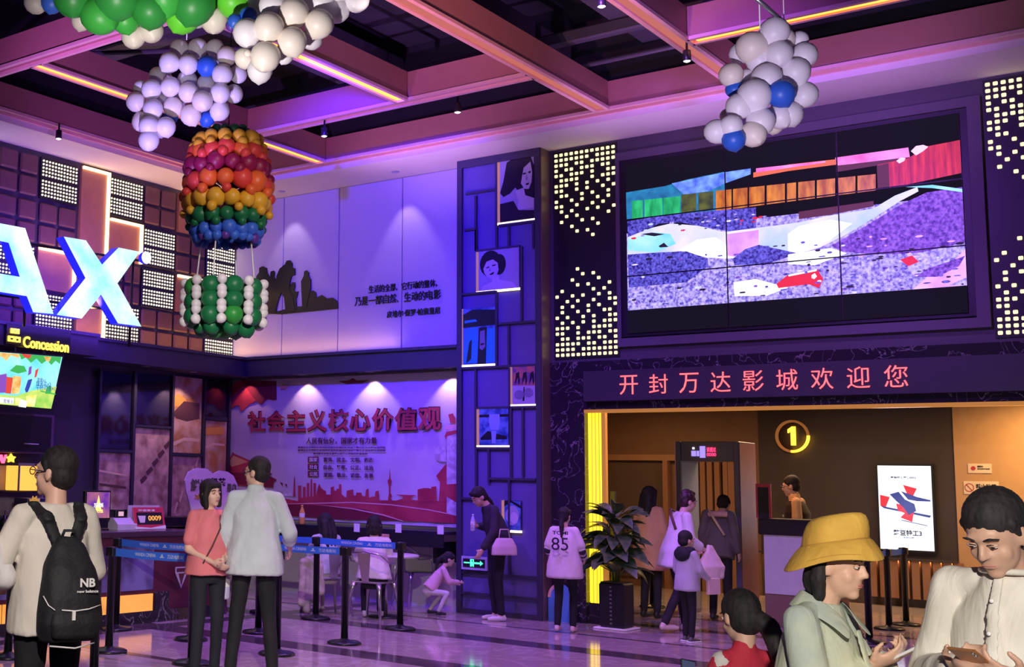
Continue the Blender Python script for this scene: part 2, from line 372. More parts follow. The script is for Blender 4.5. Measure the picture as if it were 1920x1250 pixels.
# stepped surround of the video wall
for yy in (YS-.05,):
    a0, a1, b0, b1, i0, i1 = -6.215, -2.355, 3.26, 5.62, -6.165, -2.475
    f = MB(); f.box((a0, yy, b0), (i0, YS, b1)); f.box((i1, yy, b0), (a1, YS, b1)); f.box((i0, yy, b0), (i1, YS, 3.36)); f.box((i0, yy, 5.52), (i1, YS, b1))
    f.build('screen_surround', m_fr, ws)
# panels of square lights
PAT = ["111111111111","111111101111","111011011111","101101110110","110111010011","011110010111","111010101010","110010100101","011001010010","100101001010","110010010100","010100101001","001010000010","010001010000","000100001000","000010100000","000000010000"]
me_sq = MB().cbox((-.021, -.019, -.004), (.021, .019, .012), .006).mesh('square_light', e_sq)
def light_panel(x0, nx, z0, z1, label):
    px = .0685; pz = .0660
    o = bx('perforated_panel', (x0-.045, YS-.012, z0-.05), (x0+px*(nx-1)+.045, YS, z1+.05), m_black, ws)
    for s, base in ((-1, z1), (1, z0)):
        for r_, row in enumerate(PAT):
            for c_ in range(nx):
                q = row[c_] if s < 0 else row[::-1][c_]
                if q == '1':
                    link('square_light', me_sq, o, mw=frame_back(YS-.012, x0+c_*px, base+s*r_*pz))
light_panel(-7.005, 12, 3.20, 5.72, '')
light_panel(-2.285, 6, 3.20, 5.72, '')
wm = MB(); wm.box((X1+.012, YS-.02, 2.525), (2, YS+.3, 3.11)); wm.build('wall_marble_band', m_dmarble); wm = bpy.data.objects['wall_marble_band']; tag(wm, kind='structure')
bx('marble_pilaster', (X1+.012, YS-.02, 0), (-6.66, YS+.5, 2.525), m_dmarble, wm)
bx('pilaster_base', (-6.66, YS+.03, 0), (-6.40, YS+.5, .24), m_dmarble, wm)
bx('light_column', (-6.655, YS+.06, .24), (-6.455, YS+.12, 2.525), e_yellow, wm, .01)
for x in (-6.60, -6.555, -6.51): bx('light_column_rib', (x-.003, YS+.05, .24), (x+.003, YS+.06, 2.525), m_gold, wm)
tr = MB(); tr.box((-6.66, YS-.03, 2.485), (2, YS+.06, 2.525)); tr.box((-6.455, YS, .0), (-6.405, YS+.06, 2.485)); tr.build('trim_1', m_gold); tag(bpy.data.objects['trim_1'], kind='structure')
# room behind the entrance
YE = 20.05
m_ebrown = M('entry_wall_brown', (.20, .11, .07), .6); m_edark = M('entry_wall_dark', (.05, .035, .035), .6); m_ewarm = M('entry_wall_tan', (.50, .30, .16), .6)
xa = on(1, YE, 1425, 900).x; xb = on(1, YE, 1790, 850).x
we = bx('wall_entry', (-12, YE, 0), (xa, YE+.2, 3.2), m_ebrown); tag(we, kind='structure')
bx('dark_wall', (xa, YE-.02, 0), (xb, YE+.2, 3.2), m_edark, we)
bx('tan_wall', (xb, YE-.04, 0), (2, YE+.2, 3.2), m_ewarm, we)
bx('entry_ceiling', (-12, 14.3, 3.0), (2, YE, 3.2), m_edark, we)
bx('entry_side_wall', (-12, 14.3, 0), (-11.8, YE, 3.2), m_ebrown, we)
zt = on(1, YE, 1200, 852).z; zt2 = on(1, YE, 1200, 863).z
bx('entry_rail', (-12, YE-.1, zt2), (xa-.3, YE, zt), M('entry_rail_wood', (.34, .19, .11), .5), we)
x0 = on(1, YE, 1142, 900).x; x1 = on(1, YE, 1247, 900).x
bx('entry_recess', (x0, YE-.03, .15), (x1, YE, zt2), M('entry_recess_panel', (.10, .065, .055), .6), we)
xq = [on(1, YE, p, 950).x for p in (1255, 1307, 1325, 1338, 1352, 1368)]
for x in xq: bx('wall_slat', (x-.04, YE-.16, 0), (x+.04, YE, zt2), M('slat_wood', (.30, .15, .09), .5), we)
bx('slat_wide', (on(1, YE, 1372, 950).x, YE-.16, 0), (on(1, YE, 1388, 950).x, YE, zt2), MATS['slat_wood'], we)
for k in range(9):
    x = on(1, YE-.05, 1640+k*20, 1080).x
    bx('wainscot_slat', (x-.05, YE-.14, .12), (x+.05, YE-.02, on(1, YE, 1700, 1050).z), MATS['slat_wood'], we)
bx('wainscot_cap', (xa, YE-.16, on(1, YE, 1700, 1050).z), (xb, YE-.02, on(1, YE, 1700, 1046).z), m_edark, we)
area('wainscot_cove', ((xa+xb)/2, YE-.10, on(1, YE, 1700, 1051).z), 2.6, 12, WARM, (0, 0, 0), .05)
area('entry_lamp', (-5.4, 17.6, 2.95), 1.2, 60, (1, .62, .36))
spot('attendant_fill', (-5.6, 16.0, 2.9), (-5.1, 16.75, 1.6), 60, (1, .45, .2), 70, .8, .05)  # added unseen spot that warms the attendant's face
area('entry_lamp_right', (-2.6, 19.0, 2.95), .9, 85, (1, .6, .22))
area('entry_lamp_left', (-8.2, 18.4, 2.95), .6, 26, WARM)
# ================================================================ THINGS
def flp(x, y, z=0.): return on(2, z, x, y)
def EM(name, ca, cb, scale=20., es=1., kind='noise', stretch=(1, 1, 1)):
    """light-emitting picture material: two colours mixed by a procedural texture"""
    if name in MATS: return MATS[name]
    mt = M(name, (.01, .01, .01), .4); nt = mt.node_tree; b = nt.nodes['Principled BSDF']
    tc = nt.nodes['Texture Coordinate']; mp = nt.nodes.new('ShaderNodeMapping'); mp.inputs['Scale'].default_value = stretch
    tx = nt.nodes.new('ShaderNodeTexNoise' if kind == 'noise' else 'ShaderNodeTexVoronoi'); tx.inputs['Scale'].default_value = scale
    nt.links.new(tc.outputs['Object'], mp.inputs[0]); nt.links.new(mp.outputs[0], tx.inputs['Vector'])
    rp = nt.nodes.new('ShaderNodeValToRGB'); e = rp.color_ramp.elements
    lo, hi = (.34, .68) if kind == 'noise' else (.15, .6)
    tx.inputs['Detail'].default_value = 6 if kind == 'noise' else 0
    e[0].position = lo; e[0].color = (*ca, 1); e[1].position = hi; e[1].color = (*cb, 1)
    nt.links.new(tx.outputs['Fac' if kind == 'noise' else 'Distance'], rp.inputs[0]); nt.links.new(rp.outputs[0], b.inputs['Emission Color'])
    b.inputs['Emission Strength'].default_value = es
    return mt
def TX(name, ca, cb, scale=20., rough=.5, lo=.4, hi=.6, stretch=(1, 1, 1), detail=5):
    """printed or mottled surface: two colours mixed by noise"""
    mt = M(name, ca, rough); nt = mt.node_tree; b = nt.nodes['Principled BSDF']
    tc = nt.nodes['Texture Coordinate']; mp = nt.nodes.new('ShaderNodeMapping'); mp.inputs['Scale'].default_value = stretch
    tx = nt.nodes.new('ShaderNodeTexNoise'); tx.inputs['Scale'].default_value = scale; tx.inputs['Detail'].default_value = detail
    nt.links.new(tc.outputs['Object'], mp.inputs[0]); nt.links.new(mp.outputs[0], tx.inputs['Vector'])
    rp = nt.nodes.new('ShaderNodeValToRGB'); e = rp.color_ramp.elements
    e[0].position = lo; e[0].color = (*ca, 1); e[1].position = hi; e[1].color = (*cb, 1)
    nt.links.new(tx.outputs['Fac'], rp.inputs[0]); nt.links.new(rp.outputs[0], b.inputs['Base Color'])
    return mt
class Pic:
    """flat print or screen image: coloured outlines laid on a wall plane, each a hair above the last"""
    def __init__(s, ax, v, tr=lambda a, b: (a, b)): s.ax = ax; s.v = v; s.tr = tr; s.b = MB(); s.m = []; s.k = 0
    def poly(s, mat, pts, px=True):
        if mat not in s.m: s.m.append(mat)
        s.k += 1; off = .0004*s.k
        d = Vector((0, -off, 0)) if s.ax == 1 else Vector((off, 0, 0))
        P = [on(s.ax, s.v, *s.tr(*p)) + d for p in pts] if px else [Vector(p)+d for p in pts]
        s.b.add(P, [list(range(len(P)))], s.m.index(mat)); return s
    def build(s, name, parent): return s.b.build(name, s.m, parent)
def clip_rect(pts, x0, x1, y0, y1):
    """clip a 2-D outline to a rectangle (Sutherland-Hodgman)"""
    for ax, lim, sg in ((0, x0, 1), (0, x1, -1), (1, y0, 1), (1, y1, -1)):
        out = []
        for i, p in enumerate(pts):
            q = pts[i-1]; ip = (p[ax]-lim)*sg >= 0; iq = (q[ax]-lim)*sg >= 0
            if ip != iq:
                t = (lim-q[ax])/(p[ax]-q[ax]); out.append(tuple(q[k]+t*(p[k]-q[k]) for k in (0, 1)))
            if ip: out.append(p)
        pts = out
        if len(pts) < 3: return []
    return pts
m_plastic = M('black_plastic', (.015, .015, .018), .35)
m_steel = M('brushed_steel', (.55, .54, .58), .28, .9)
m_paper = M('white_paper', (.85, .84, .84), .6, var=.03)
m_ink = M('black_ink', (.015, .012, .02), .6)

# ---------------------------------------------------------------- video wall
vw = empty('video_wall', (-4.32, YS-.03, 3.41), 0, 'large video wall of nine screens above the entrance showing a snowy yard', 'video wall')
def V(x, z): return (x+4.32, z-3.41)
bx('cabinet', (-1.84, .0, -.03), (1.84, .028, 2.09), m_black, vw)
VE = 1.25
v_px = lambda f: (lambda a, b: f(a, b))
z6 = lambda a, b: (1160+.24*a, 280+.24*b)
z7 = lambda a, b: (1480+.272*a, 240+.272*b)
XS = [-6.09, -4.907, -3.716, -2.54]; ZS = [3.41, 4.098, 4.785, 5.475]
e_scrblk = M('screen_black', (.004, .004, .006), .6, emit=(.008, .006, .012), es=1, spec=.05)
e_pebb = EM('screen_pebbles_blue', (.012, .006, .16), (.16, .14, .85), 40, VE)
e_pebl = EM('screen_pebbles_light', (.10, .06, .50), (.62, .52, 1.0), 34, VE)
e_pebp = EM('screen_pebbles_violet', (.045, .012, .26), (.30, .12, .80), 34, VE)
e_snow = EM('screen_snow', (.42, .55, 1.0), (1, .80, 1.0), 1.6, VE); e_snoww = emis('screen_snow_white', (1, .97, 1), VE*1.3); e_snowc = EM('screen_snow_cyan', (.02, .55, .95), (.45, .80, 1), 2.2, VE)
e_snowp = EM('screen_snow_pink', (.58, .20, .95), (.95, .55, 1), 2.5, VE)
e_teal = EM('screen_teal_wall', (.01, .10, .28), (.02, .24, .5), 8, VE); e_roof = EM('screen_blue_roof', (.06, .12, .75), (.22, .42, 1), 10, VE)
e_green = EM('screen_green_plank', (.005, .26, .09), (.03, .55, .2), 14, VE, stretch=(1, 1, .3)); e_olive = EM('screen_olive_plank', (.03, .04, .02), (.12, .13, .02), 10, VE)
e_oplank = EM('screen_orange_plank', (.36, .075, .008), (.75, .25, .02), 14, VE, stretch=(1, 1, .3)); e_red = EM('screen_red_boards', (.32, .012, .02), (.72, .04, .02), 8, VE, stretch=(3, 1, .3))
e_brown = emis('screen_brown', (.09, .022, .03), VE); e_pinkr = EM('screen_pink_roof', (.75, .10, .5), (1, .3, .75), 5, VE); e_or2 = emis('screen_orange_eave', (.9, .14, .05), VE)
e_shoe = emis('screen_red_shoe', (.72, .02, .03), VE); e_lamp = emis('screen_lamp', (1, .45, 1), VE*1.4); e_gap = emis('screen_dark_gap', (.015, .01, .03), 1)
shapes = []
def sh(mat, tr, pts): shapes.append((mat, [(lambda p: (p.x, p.z))(on(1, YS, *tr(*q))) for q in pts]))
idn = lambda a, b: (a, b)
def rc(mat, x0, x1, z0, z1): shapes.append((mat, [(x0, z0), (x1, z0), (x1, z1), (x0, z1)]))
rc(e_scrblk, -6.2, -2.4, 3.4, 5.5)
rc(e_pebl, -6.2, -2.4, 3.69, 4.62)
sh(e_teal, idn, [(1176,362),(1250,350),(1290,338),(1362,323),(1362,400),(1178,412)])
sh(e_roof, idn, [(1262,345),(1362,324),(1410,317),(1410,328),(1362,345),(1330,360),(1285,366)])
for a, b_ in ((1188, 1208), (1211, 1245), (1247, 1278)): sh(e_green, idn, [(a,378+(1188-a)*.1),(b_,378+(1188-b_)*.1),(b_,412+(1188-b_)*.13),(a,412+(1188-a)*.13)])
for a, b_ in ((1280, 1308), (1312, 1340)): sh(e_olive, idn, [(a,366+(1280-a)*.1),(b_,366+(1280-b_)*.1),(b_,400+(1280-b_)*.13),(a,400+(1280-a)*.13)])
for a, b_ in ((1345, 1374), (1377, 1404), (1407, 1436), (1440, 1474), (1478, 1495), (1499, 1530), (1534, 1568), (1574, 1606), (1610, 1644)): sh(e_oplank, idn, [(a,359+(1345-a)*.105),(b_,359+(1345-b_)*.105),(b_,397+(1345-b_)*.13),(a,397+(1345-a)*.13)])
sh(e_or2, idn, [(1415,325),(1480,310),(1570,300),(1570,310),(1480,322),(1415,334)])
sh(e_pinkr, idn, [(1420,317),(1550,303),(1550,306),(1420,325)]); sh(e_pinkr, idn, [(1568,297),(1705,278),(1708,296),(1572,312)])
sh(e_brown, idn, [(1570,312),(1708,297),(1708,302),(1570,324)]); sh(e_red, idn, [(1648,310),(1705,298),(1740,276),(1802,264),(1808,325),(1700,348),(1650,356)])
sh(e_brown, idn, [(1646,312),(1668,307),(1670,352),(1648,356)])
sh(e_lamp, z7, [(845,165),(880,130),(930,122),(965,135),(930,165),(880,195)]); sh(e_lamp, z7, [(745,232),(775,208),(808,212),(800,232),(765,250)])
sh(e_pebb, idn, [(1179,416),(1240,406),(1320,398),(1420,390),(1420,432),(1370,435),(1310,424),(1280,418),(1240,420),(1180,446)])
sh(e_brown, idn, [(1500,398),(1640,378),(1640,388),(1560,404),(1500,412)])
sh(e_snow, idn, [(1179,478),(1179,446),(1225,428),(1260,420),(1310,424),(1360,436),(1425,428),(1500,418),(1560,405),(1640,392),(1680,368),(1722,352),(1724,360),(1690,378),(1640,410),(1590,440),(1540,465),(1500,476),(1440,482),(1360,486),(1320,482),(1290,470),(1240,476)])
sh(e_snoww, idn, [(1275,470),(1310,450),(1345,446),(1365,460),(1365,484),(1330,484)]); sh(e_snoww, idn, [(1500,425),(1560,413),(1600,420),(1560,450),(1520,470),(1480,478),(1480,440)])
sh(e_snowc, idn, [(1180,470),(1180,450),(1230,436),(1260,440),(1270,458),(1230,474)]); sh(e_snowp, idn, [(1366,440),(1425,432),(1425,468),(1380,482),(1367,480)])
sh(e_pebb, idn, [(1180,478),(1240,474),(1290,472),(1330,486),(1330,500),(1290,530),(1182,540)]); sh(e_pebb, idn, [(1376,486),(1400,468),(1425,460),(1500,476),(1440,496),(1380,498)])
sh(e_pebp, idn, [(1560,462),(1620,428),(1690,385),(1740,362),(1807,352),(1814,455),(1720,476),(1640,478),(1580,472)])
sh(e_snoww, idn, [(1480,478),(1560,466),(1590,476),(1530,498),(1480,496)]); sh(e_snoww, idn, [(1378,530),(1420,524),(1480,540),(1440,555),(1380,556)])
sh(e_snowp, idn, [(1712,545),(1740,520),(1790,490),(1814,465),(1816,520),(1780,536),(1818,534),(1760,542)])
sh(e_shoe, idn, [(1458,533),(1480,516),(1535,506),(1546,524),(1538,541),(1520,534),(1490,537),(1462,541)]); sh(e_snoww, idn, [(1480,516),(1534,506),(1533,509),(1481,519)]); sh(e_snoww, idn, [(1524,517),(1530,513),(1534,519),(1529,524),(1524,522)])
rs_ = random.Random(4)
for k in range(150):
    X_ = rs_.uniform(-6.05, -2.58); Z_ = rs_.uniform(3.70, 4.30); w2, h2 = rs_.uniform(.012, .045), rs_.uniform(.006, .016)
    mt_ = rs_.choice((e_pebb, e_pebb, e_pebp, e_snow, e_gap)) if X_ < -3.6 or Z_ < 4.0 else rs_.choice((e_pebp, e_gap, e_snowp))
    shapes.append((mt_, [(X_+w2*math.cos(R(a)), Z_+h2*math.sin(R(a))) for a in range(0, 360, 60)]))
for k in range(26):
    X_ = rs_.uniform(-6.05, -4.4); Z_ = rs_.uniform(4.55, 4.70)+(X_+6.05)*.01; w2 = rs_.uniform(.015, .04)
    shapes.append((rs_.choice((e_shoe, e_snow, e_pebl, e_gap)), [(X_+w2*math.cos(R(a)), Z_+.4*w2*math.sin(R(a))) for a in range(0, 360, 72)]))
sh(e_gap, idn, [(1204,440),(1225,437),(1250,440),(1230,444)]); sh(e_gap, idn, [(1238,462),(1248,456),(1256,464),(1240,465)])
sh(e_pebp, idn, [(1720,520),(1740,505),(1800,485),(1812,480),(1800,500),(1760,520)]); sh(e_shoe, idn, [(1690,488),(1712,480),(1725,492),(1705,500)])
sh(e_snowc, idn, [(1700,352),(1750,348),(1808,356),(1808,362),(1750,354)])
rc(e_scrblk, -6.2, -2.4, 3.40, 3.69)
for i in range(3):
    for j in range(3):
        a0, a1, b0, b1 = XS[i]+.005, XS[i+1]-.005, ZS[j]+.005, ZS[j+1]-.005
        b = MB(); b.box((a0+4.32, -.012, b0-3.41), (a1+4.32, 0, b1-3.41)); o = b.build('screen_panel', m_plastic, vw)
        im = MB(); ms = []; k = 0
        for mt, pts in shapes:
            c = clip_rect(pts, a0+.002, a1-.002, b0+.002, b1-.002)
            if not c: continue
            if mt not in ms: ms.append(mt)
            k += 1; im.add([(p[0]+4.32, -.0125-.0001*k, p[1]-3.41) for p in c], [list(range(len(c)))], ms.index(mt))
        im.build('screen_image', ms, o)

# ---------------------------------------------------------------- red running-letter sign
sg = empty('message_sign', (-4.3, YS-.02, 2.62), 0, 'long dark message sign with glowing red characters over the entrance', 'sign')
bx('housing', (-6.625+4.3, -.09, 0), (5, 0, .36), M('sign_housing', (.045, .038, .055), .35), sg)
text_chars('led_character', '开封万达影城欢迎您', (-6.165+4.3, -3.10+4.3, .068, .292), frame_back(-.09), emis('red_led_letters', (1, .10, .11), 2.6), sg, .006, -.004, fill=.62)

# ---------------------------------------------------------------- glowing giant letters on their frame
XA = -11.3
e_letter = EM('letter_face_light', (.30, .86, 1), (1, 1, 1), 2.4, 1.3)
m_lside = M('letter_side_blue', (.02, .02, .30), .35, emit=(.02, .02, 1), es=.9)
def letter(name, polys, label):
    o = empty(name, on(0, XA, *polys[0][0]), 0, label, 'letter')
    base = o.location.copy()
    b = MB()
    for pl in polys:
        pts = [on(0, XA, *p)-base for p in pl]
        b.prism([p+Vector((-.14, 0, 0)) for p in pts], (.135, 0, 0))
    b.build('letter_case', m_lside, o)
    f = MB()
    for k, pl in enumerate(polys):
        pts = [on(0, XA, *p)-base+Vector((.003+.0015*k, 0, 0)) for p in pl]; f.add(pts, [list(range(len(pts)))])
    f.build('letter_face', e_letter, o); return o
lx = letter('letter_x', [[z8_ for z8_ in [(119.5,443.5),(161,450.5),(189,500),(189.5,530),(160,521)]]] if False else
            [[(119.5,443.5),(161,450.5),(191,496),(222,464),(262,472),(220,531),(265,612),(221,606),(189,552),(153,597),(106,590),(160,521)]], 'glowing white letter X at the right end of the big sign')
la = letter('letter_a', [[(-55,408),(47,427.5),(100,588.5),(62,585),(50,555),(-70,536),(-75,500),(37,519),(16,455),(-55,440)]], 'glowing white letter A cut off at the left edge')
fr_ = empty('letter_scaffold', (XA-.2, 10, 3.4), 0, 'dark steel scaffold that carries the big glowing letters', 'scaffold')
base = fr_.location.copy()
def rod(xa, ya, xb, yb, r=.018):
    MB().tube([on(0, XA-.17, xa, ya)-base, on(0, XA-.17, xb, yb)-base], r, 8).build('rod', m_black, fr_)
rod(-60, 440, 272, 490); rod(-60, 545, 245, 585); rod(250, 485, 242, 650); rod(50, 470, 45, 612)
bl_ = empty('floodlight', on(0, XA, 274, 483), 0, 'round white floodlight beside the glowing letter X', 'lamp')
MB().lathe([(.05, -.1), (.075, -.06), (.085, .0)], 20).build('housing', m_lside, bl_, Matrix.Rotation(R(90), 4, 'Y'))
MB().lathe([(.078, 0), (.07, .02), (.02, .03)], 20).build('lens', emis('flood_lens', (1, 1, 1), 5), bl_, Matrix.Rotation(R(90), 4, 'Y'))
# blue light thrown on the wall by the letters' rear rim
area('letter_glow', (XA-.2, 9.9, 4.0), 1.4, 46, (.16, .05, 1), (0, R(90), 0), 2.6)

# ---------------------------------------------------------------- concession sign
cs = empty('concession_sign', (-11.65, 9.3, 3.345), 0, 'lit orange concession sign on the ledge over the counter', 'sign')
e_conc = emis('concession_letters', (1, .62, .04), 4.5)
a, b_ = on(0, -11.6, 42, 636), on(0, -11.6, 128, 655); c_ = on(0, -11.6, 42, 622)
text_fit('lettering', 'Concession', (on(0,-11.6,43,640).y-9.3, on(0,-11.6,128,650).y-9.3, on(0,-11.6,85,656).z-3.345, on(0,-11.6,85,635).z-3.345), frame_left(.05), e_conc, cs, .012, .012)
bx('backing', (.0, on(0,-11.6,12,640).y-9.3, -.23), (.045, on(0,-11.6,132,650).y-9.3, .02), m_plastic, cs)
ic = MB()
for (xa, ya, xb, yb) in ((20, 615, 35, 626), (15, 629, 37, 642)):
    p, q = on(0, -11.6, xa, ya), on(0, -11.6, xb, yb)
    ic.box((.05, p.y-9.3, q.z-3.345), (.065, q.y-9.3, p.z-3.345))
ic.build('pictogram', e_conc, cs)
ic2 = MB()
for (xa, ya, xb, yb) in ((25, 620, 31, 622), (18, 633, 23, 637), (29, 635, 33, 639)):
    p, q = on(0, -11.6, xa, ya), on(0, -11.6, xb, yb); ic2.box((.065, p.y-9.3, q.z-3.345), (.068, q.y-9.3, p.z-3.345))
ic2.build('pictogram_holes', m_plastic, cs)

# ---------------------------------------------------------------- menu screen over the counter
mn = empty('menu_screen', on(0, -11.5, 50, 770), 0, 'bright hanging menu screen with cups and popcorn drawn on sky blue', 'screen')
base = mn.location.copy()
def mq(x, y, d=0): return on(0, -11.5, x, y)-base+Vector((d, 0, 0))
MB().prism([mq(-40,654,-.06), mq(121,666,-.06), mq(99,771,-.06), mq(-55,755,-.06)], (.055, 0, 0)).build('bezel', m_plastic, mn)
pc = Pic(0, -11.5)
ME = 1.15
e_sky = EM('menu_sky', (.10, .72, .85), (.45, .95, .95), 3, ME); e_grass = EM('menu_grass', (.25, .65, .08), (.8, .85, .2), 5, ME)
e_mred = emis('menu_red', (.75, .07, .03), ME); e_mor = EM('menu_orange', (.9, .3, .02), (.95, .75, .3), 9, ME); e_mnav = emis('menu_navy', (.03, .06, .4), ME); e_mgrn = emis('menu_green', (.05, .45, .08), ME); e_mwht = emis('menu_white', (1, 1, 1), ME); e_myel = EM('menu_popcorn', (.9, .75, .02), (1, 1, .5), 12, ME); e_mpur = emis('menu_purple', (.25, .08, .5), ME)
P = lambda mt, *p: pc.poly(mt, p)
P(e_sky, (-38,657), (117,669), (96,766), (-52,752)); P(e_grass, (-20,738), (30,742), (60,732), (106,724), (96,766), (-40,754))
P(e_mor, (-30,658), (40,664), (34,671), (20,666), (12,676), (2,668), (-10,674), (-30,668)); P(e_mgrn, (36,663), (115,669), (112,682), (104,676), (96,684), (88,675), (78,682), (68,672), (58,680), (48,670), (40,674))
P(e_mred, (40,663), (60,665), (55,672), (46,670)); P(e_mor, (82,668), (96,669), (92,678), (86,676)); P(e_mgrn, (18,695), (30,684), (45,686), (50,696), (34,700))
P(e_mpur, (-8,704), (12,700), (14,736), (-6,736)); P(e_mred, (12,706), (24,708), (20,738), (10,737)); P(e_mor, (24,704), (40,706), (36,738), (21,738)); P(e_sky, (40,698), (50,698), (44,720), (39,716))
P(e_mpur, (54,688), (59,686), (58,700), (52,704)); P(e_mred, (66,694), (72,690), (68,706), (64,708)); P(e_mnav, (52,712), (60,710), (56,724), (52,734), (48,736), (46,730)); P(e_mgrn, (88,724), (96,724), (95,738), (84,738)); P(e_mgrn, (76,732), (104,738), (103,740), (75,734))
P(e_myel, (48,742), (68,740), (64,762), (50,762)); P(e_myel, (28,745), (38,746), (36,758), (28,758)); P(e_mwht, (38,748), (50,752), (48,764), (34,762)); P(e_mwht, (-30,742), (26,746), (24,757), (-32,753))
pc.build('screen_image', mn); mn.children[-1].matrix_parent_inverse = Matrix.Translation(-base)
for tx, x0, x1, y0, y1, mt in (('套餐×1', 68, 84, 716, 709, e_mnav), ('爆米花×2', 66, 94, 723, 716, e_mnav), ('中杯可乐×1', 66, 102, 731, 723, e_mnav), ('套餐 0', 5, 22, 755, 749, e_mnav)):
    p, q = on(0, -11.494, x0, y0), on(0, -11.494, x1, y1)
    text_fit('lettering', tx, (p.y-base.y, q.y-base.y, p.z-base.z, q.z-base.z), frame_left(.018), mt, mn, .001)
bx('hanger', (-.06, -.2, .6), (-.03, -.17, .74), m_plastic, mn); bx('hanger', (-.06, .25, .6), (-.03, .28, .74), m_plastic, mn)

# ---------------------------------------------------------------- wall cut-outs and quotation
m_sil = M('black_acrylic', (.008, .006, .012), .3)
z5 = lambda a, b: (a*.336, 400+b*.336)
sil = empty('silhouette_cutout', on(1, YW-.03, 560, 585), 0, 'black cut-out of a film crew with camera on the violet wall', 'wall art')
base = sil.location.copy()
def cut(pts, d, parent, b0, tr=z5, y=YW-.03, name='figure', mat=None):
    b = MB(); b.prism([on(1, y, *tr(*p))-b0+Vector((0, -d, 0)) for p in pts], (0, d-.002, 0)); return b.build(name, mat or m_sil, parent)
cut([(1435,560),(1430,500),(1445,470),(1430,400),(1435,350),(1450,330),(1450,305),(1470,295),(1492,305),(1495,330),(1510,360),(1510,420),(1500,480),(1490,560)], .020, sil, base)
cut([(1490,560),(1500,400),(1510,360),(1515,325),(1530,320),(1537,330),(1535,355),(1550,375),(1550,430),(1545,560)], .022, sil, base)
cut([(1515,555),(1545,470),(1550,420),(1548,350),(1565,310),(1595,285),(1605,265),(1622,262),(1635,278),(1635,300),(1650,308),(1650,345),(1632,350),(1625,370),(1618,420),(1640,470),(1648,520),(1652,545),(1600,550),(1590,470),(1575,440),(1560,480),(1540,552)], .026, sil, base)
cut([(1640,540),(1622,470),(1620,410),(1635,385),(1648,385),(1650,410),(1645,430),(1660,440),(1668,435),(1662,460),(1655,480),(1660,535)], .020, sil, base)
cut([(1692,530),(1688,460),(1685,380),(1700,350),(1702,325),(1716,318),(1727,330),(1726,350),(1738,370),(1738,420),(1728,460),(1716,525)], .024, sil, base)
cut([(1700,530),(1730,440),(1750,430),(1765,440),(1770,470),(1800,455),(1830,475),(1860,470),(1885,490),(1888,530)], .018, sil, base)
cut([(1500,560),(1650,520),(1888,512),(1888,532),(1580,562)], .016, sil, base, name='ground_strip')
q = empty('wall_quotation', on(1, YW-.03, 750, 585), 0, 'three lines of dark Chinese quotation lettering on the violet wall', 'lettering')
base = q.location.copy()
for tx, x0, x1, y0, y1, bd_ in (('生活的全部，它行动的整体，', 692, 828, 543, 529, .010), ('乃是一部自然、生动的电影', 666, 827, 567, 550, .012), ('皮埃尔·保罗·帕索里尼', 726, 826, 592, 579, .020)):
    xm = (x0+x1)/2; p, r_ = on(1, YW-.03, x0, y0), on(1, YW-.03, x1, y1)
    za, zb = on(1, YW-.03, xm, y0).z, on(1, YW-.03, xm, y1).z
    if bd_ < .018: text_chars('character', tx, (p.x-base.x, r_.x-base.x, za-base.z, zb-base.z), frame_back(0), m_sil, q, .012, bd_, .004)
    else: text_fit('text_line', tx, (p.x-base.x, r_.x-base.x, za-base.z, zb-base.z), frame_back(0), m_sil, q, .012, .016, .004)

# ---------------------------------------------------------------- red banner on the lower back wall
YBN = 14.04
bn = empty('wall_banner', (-10.4, YBN, 1.04), 0, 'wide printed banner with brush lettering, red flag and a city skyline', 'banner')
base = bn.location.copy()
zb_ = lambda a, b: (420+.24*a, 700+.24*b)
lo, hi = on(1, YBN, 427, 975), on(1, YBN, 858, 702)
m_cloth = TX('banner_cloth', (.60, .52, .62), (.68, .62, .72), 1.3, .7)
b = MB(); nx, nz = 60, 6
X0b, X1b, Z0b, Z1b = lo.x-base.x, -8.33-base.x, 0., 2.03
vs = []; fs = []
for j in range(nz+1):
    for i in range(nx+1):
        vs.append((X0b+(X1b-X0b)*i/nx, .0-.006*math.sin(i*.9)*math.sin(j*.7+1), Z0b+(Z1b-Z0b)*j/nz))
for j in range(nz):
    for i in range(nx): fs.append((j*(nx+1)+i, j*(nx+1)+i+1, (j+1)*(nx+1)+i+1, (j+1)*(nx+1)+i))
b.add(vs, fs, 0, True); b.build('cloth', m_cloth, bn)
m_bred = TX('banner_red', (.42, .03, .06), (.55, .06, .09), 3, .6); m_bdred = M('banner_maroon', (.20, .015, .04), .6); m_bpink = M('banner_pale_line', (.85, .45, .5), .6); m_bgold = M('banner_gold', (.75, .4, .2), .6); m_bgrey = TX('banner_stone', (.5, .42, .5), (.75, .68, .75), 14, .6)
pb = Pic(1, YBN-.014, zb_)
pb.poly(m_bred, [(38,290),(38,100),(110,60),(180,60),(240,110),(250,200),(240,225),(200,240),(160,280),(130,295),(120,250),(90,250)])
pb.poly(m_bdred, [(130,50),(410,60),(412,205),(385,210),(340,200),(290,240),(250,215),(200,150)])
pb.poly(m_bgold, [(420,100),(450,98),(462,75),(474,98),(505,100),(482,112),(488,128),(462,116),(440,128),(446,112)])
pb.poly(m_bdred, [(890,62),(970,55),(1005,35),(1040,55),(1140,50),(1080,75),(960,82)])
# temple
pb.poly(m_bred, [(30,700),(70,610),(80,625),(230,690),(300,770),(330,800),(390,830),(360,840),(370,890),(30,870)])
pb.poly(m_bgold, [(35,690),(75,640),(190,690),(60,730)])
pb.poly(m_bdred, [(20,770),(380,780),(360,800),(415,830),(390,850),(385,890),(30,860)])
pb.poly(m_bgrey, [(300,890),(520,930),(540,960),(300,950)])
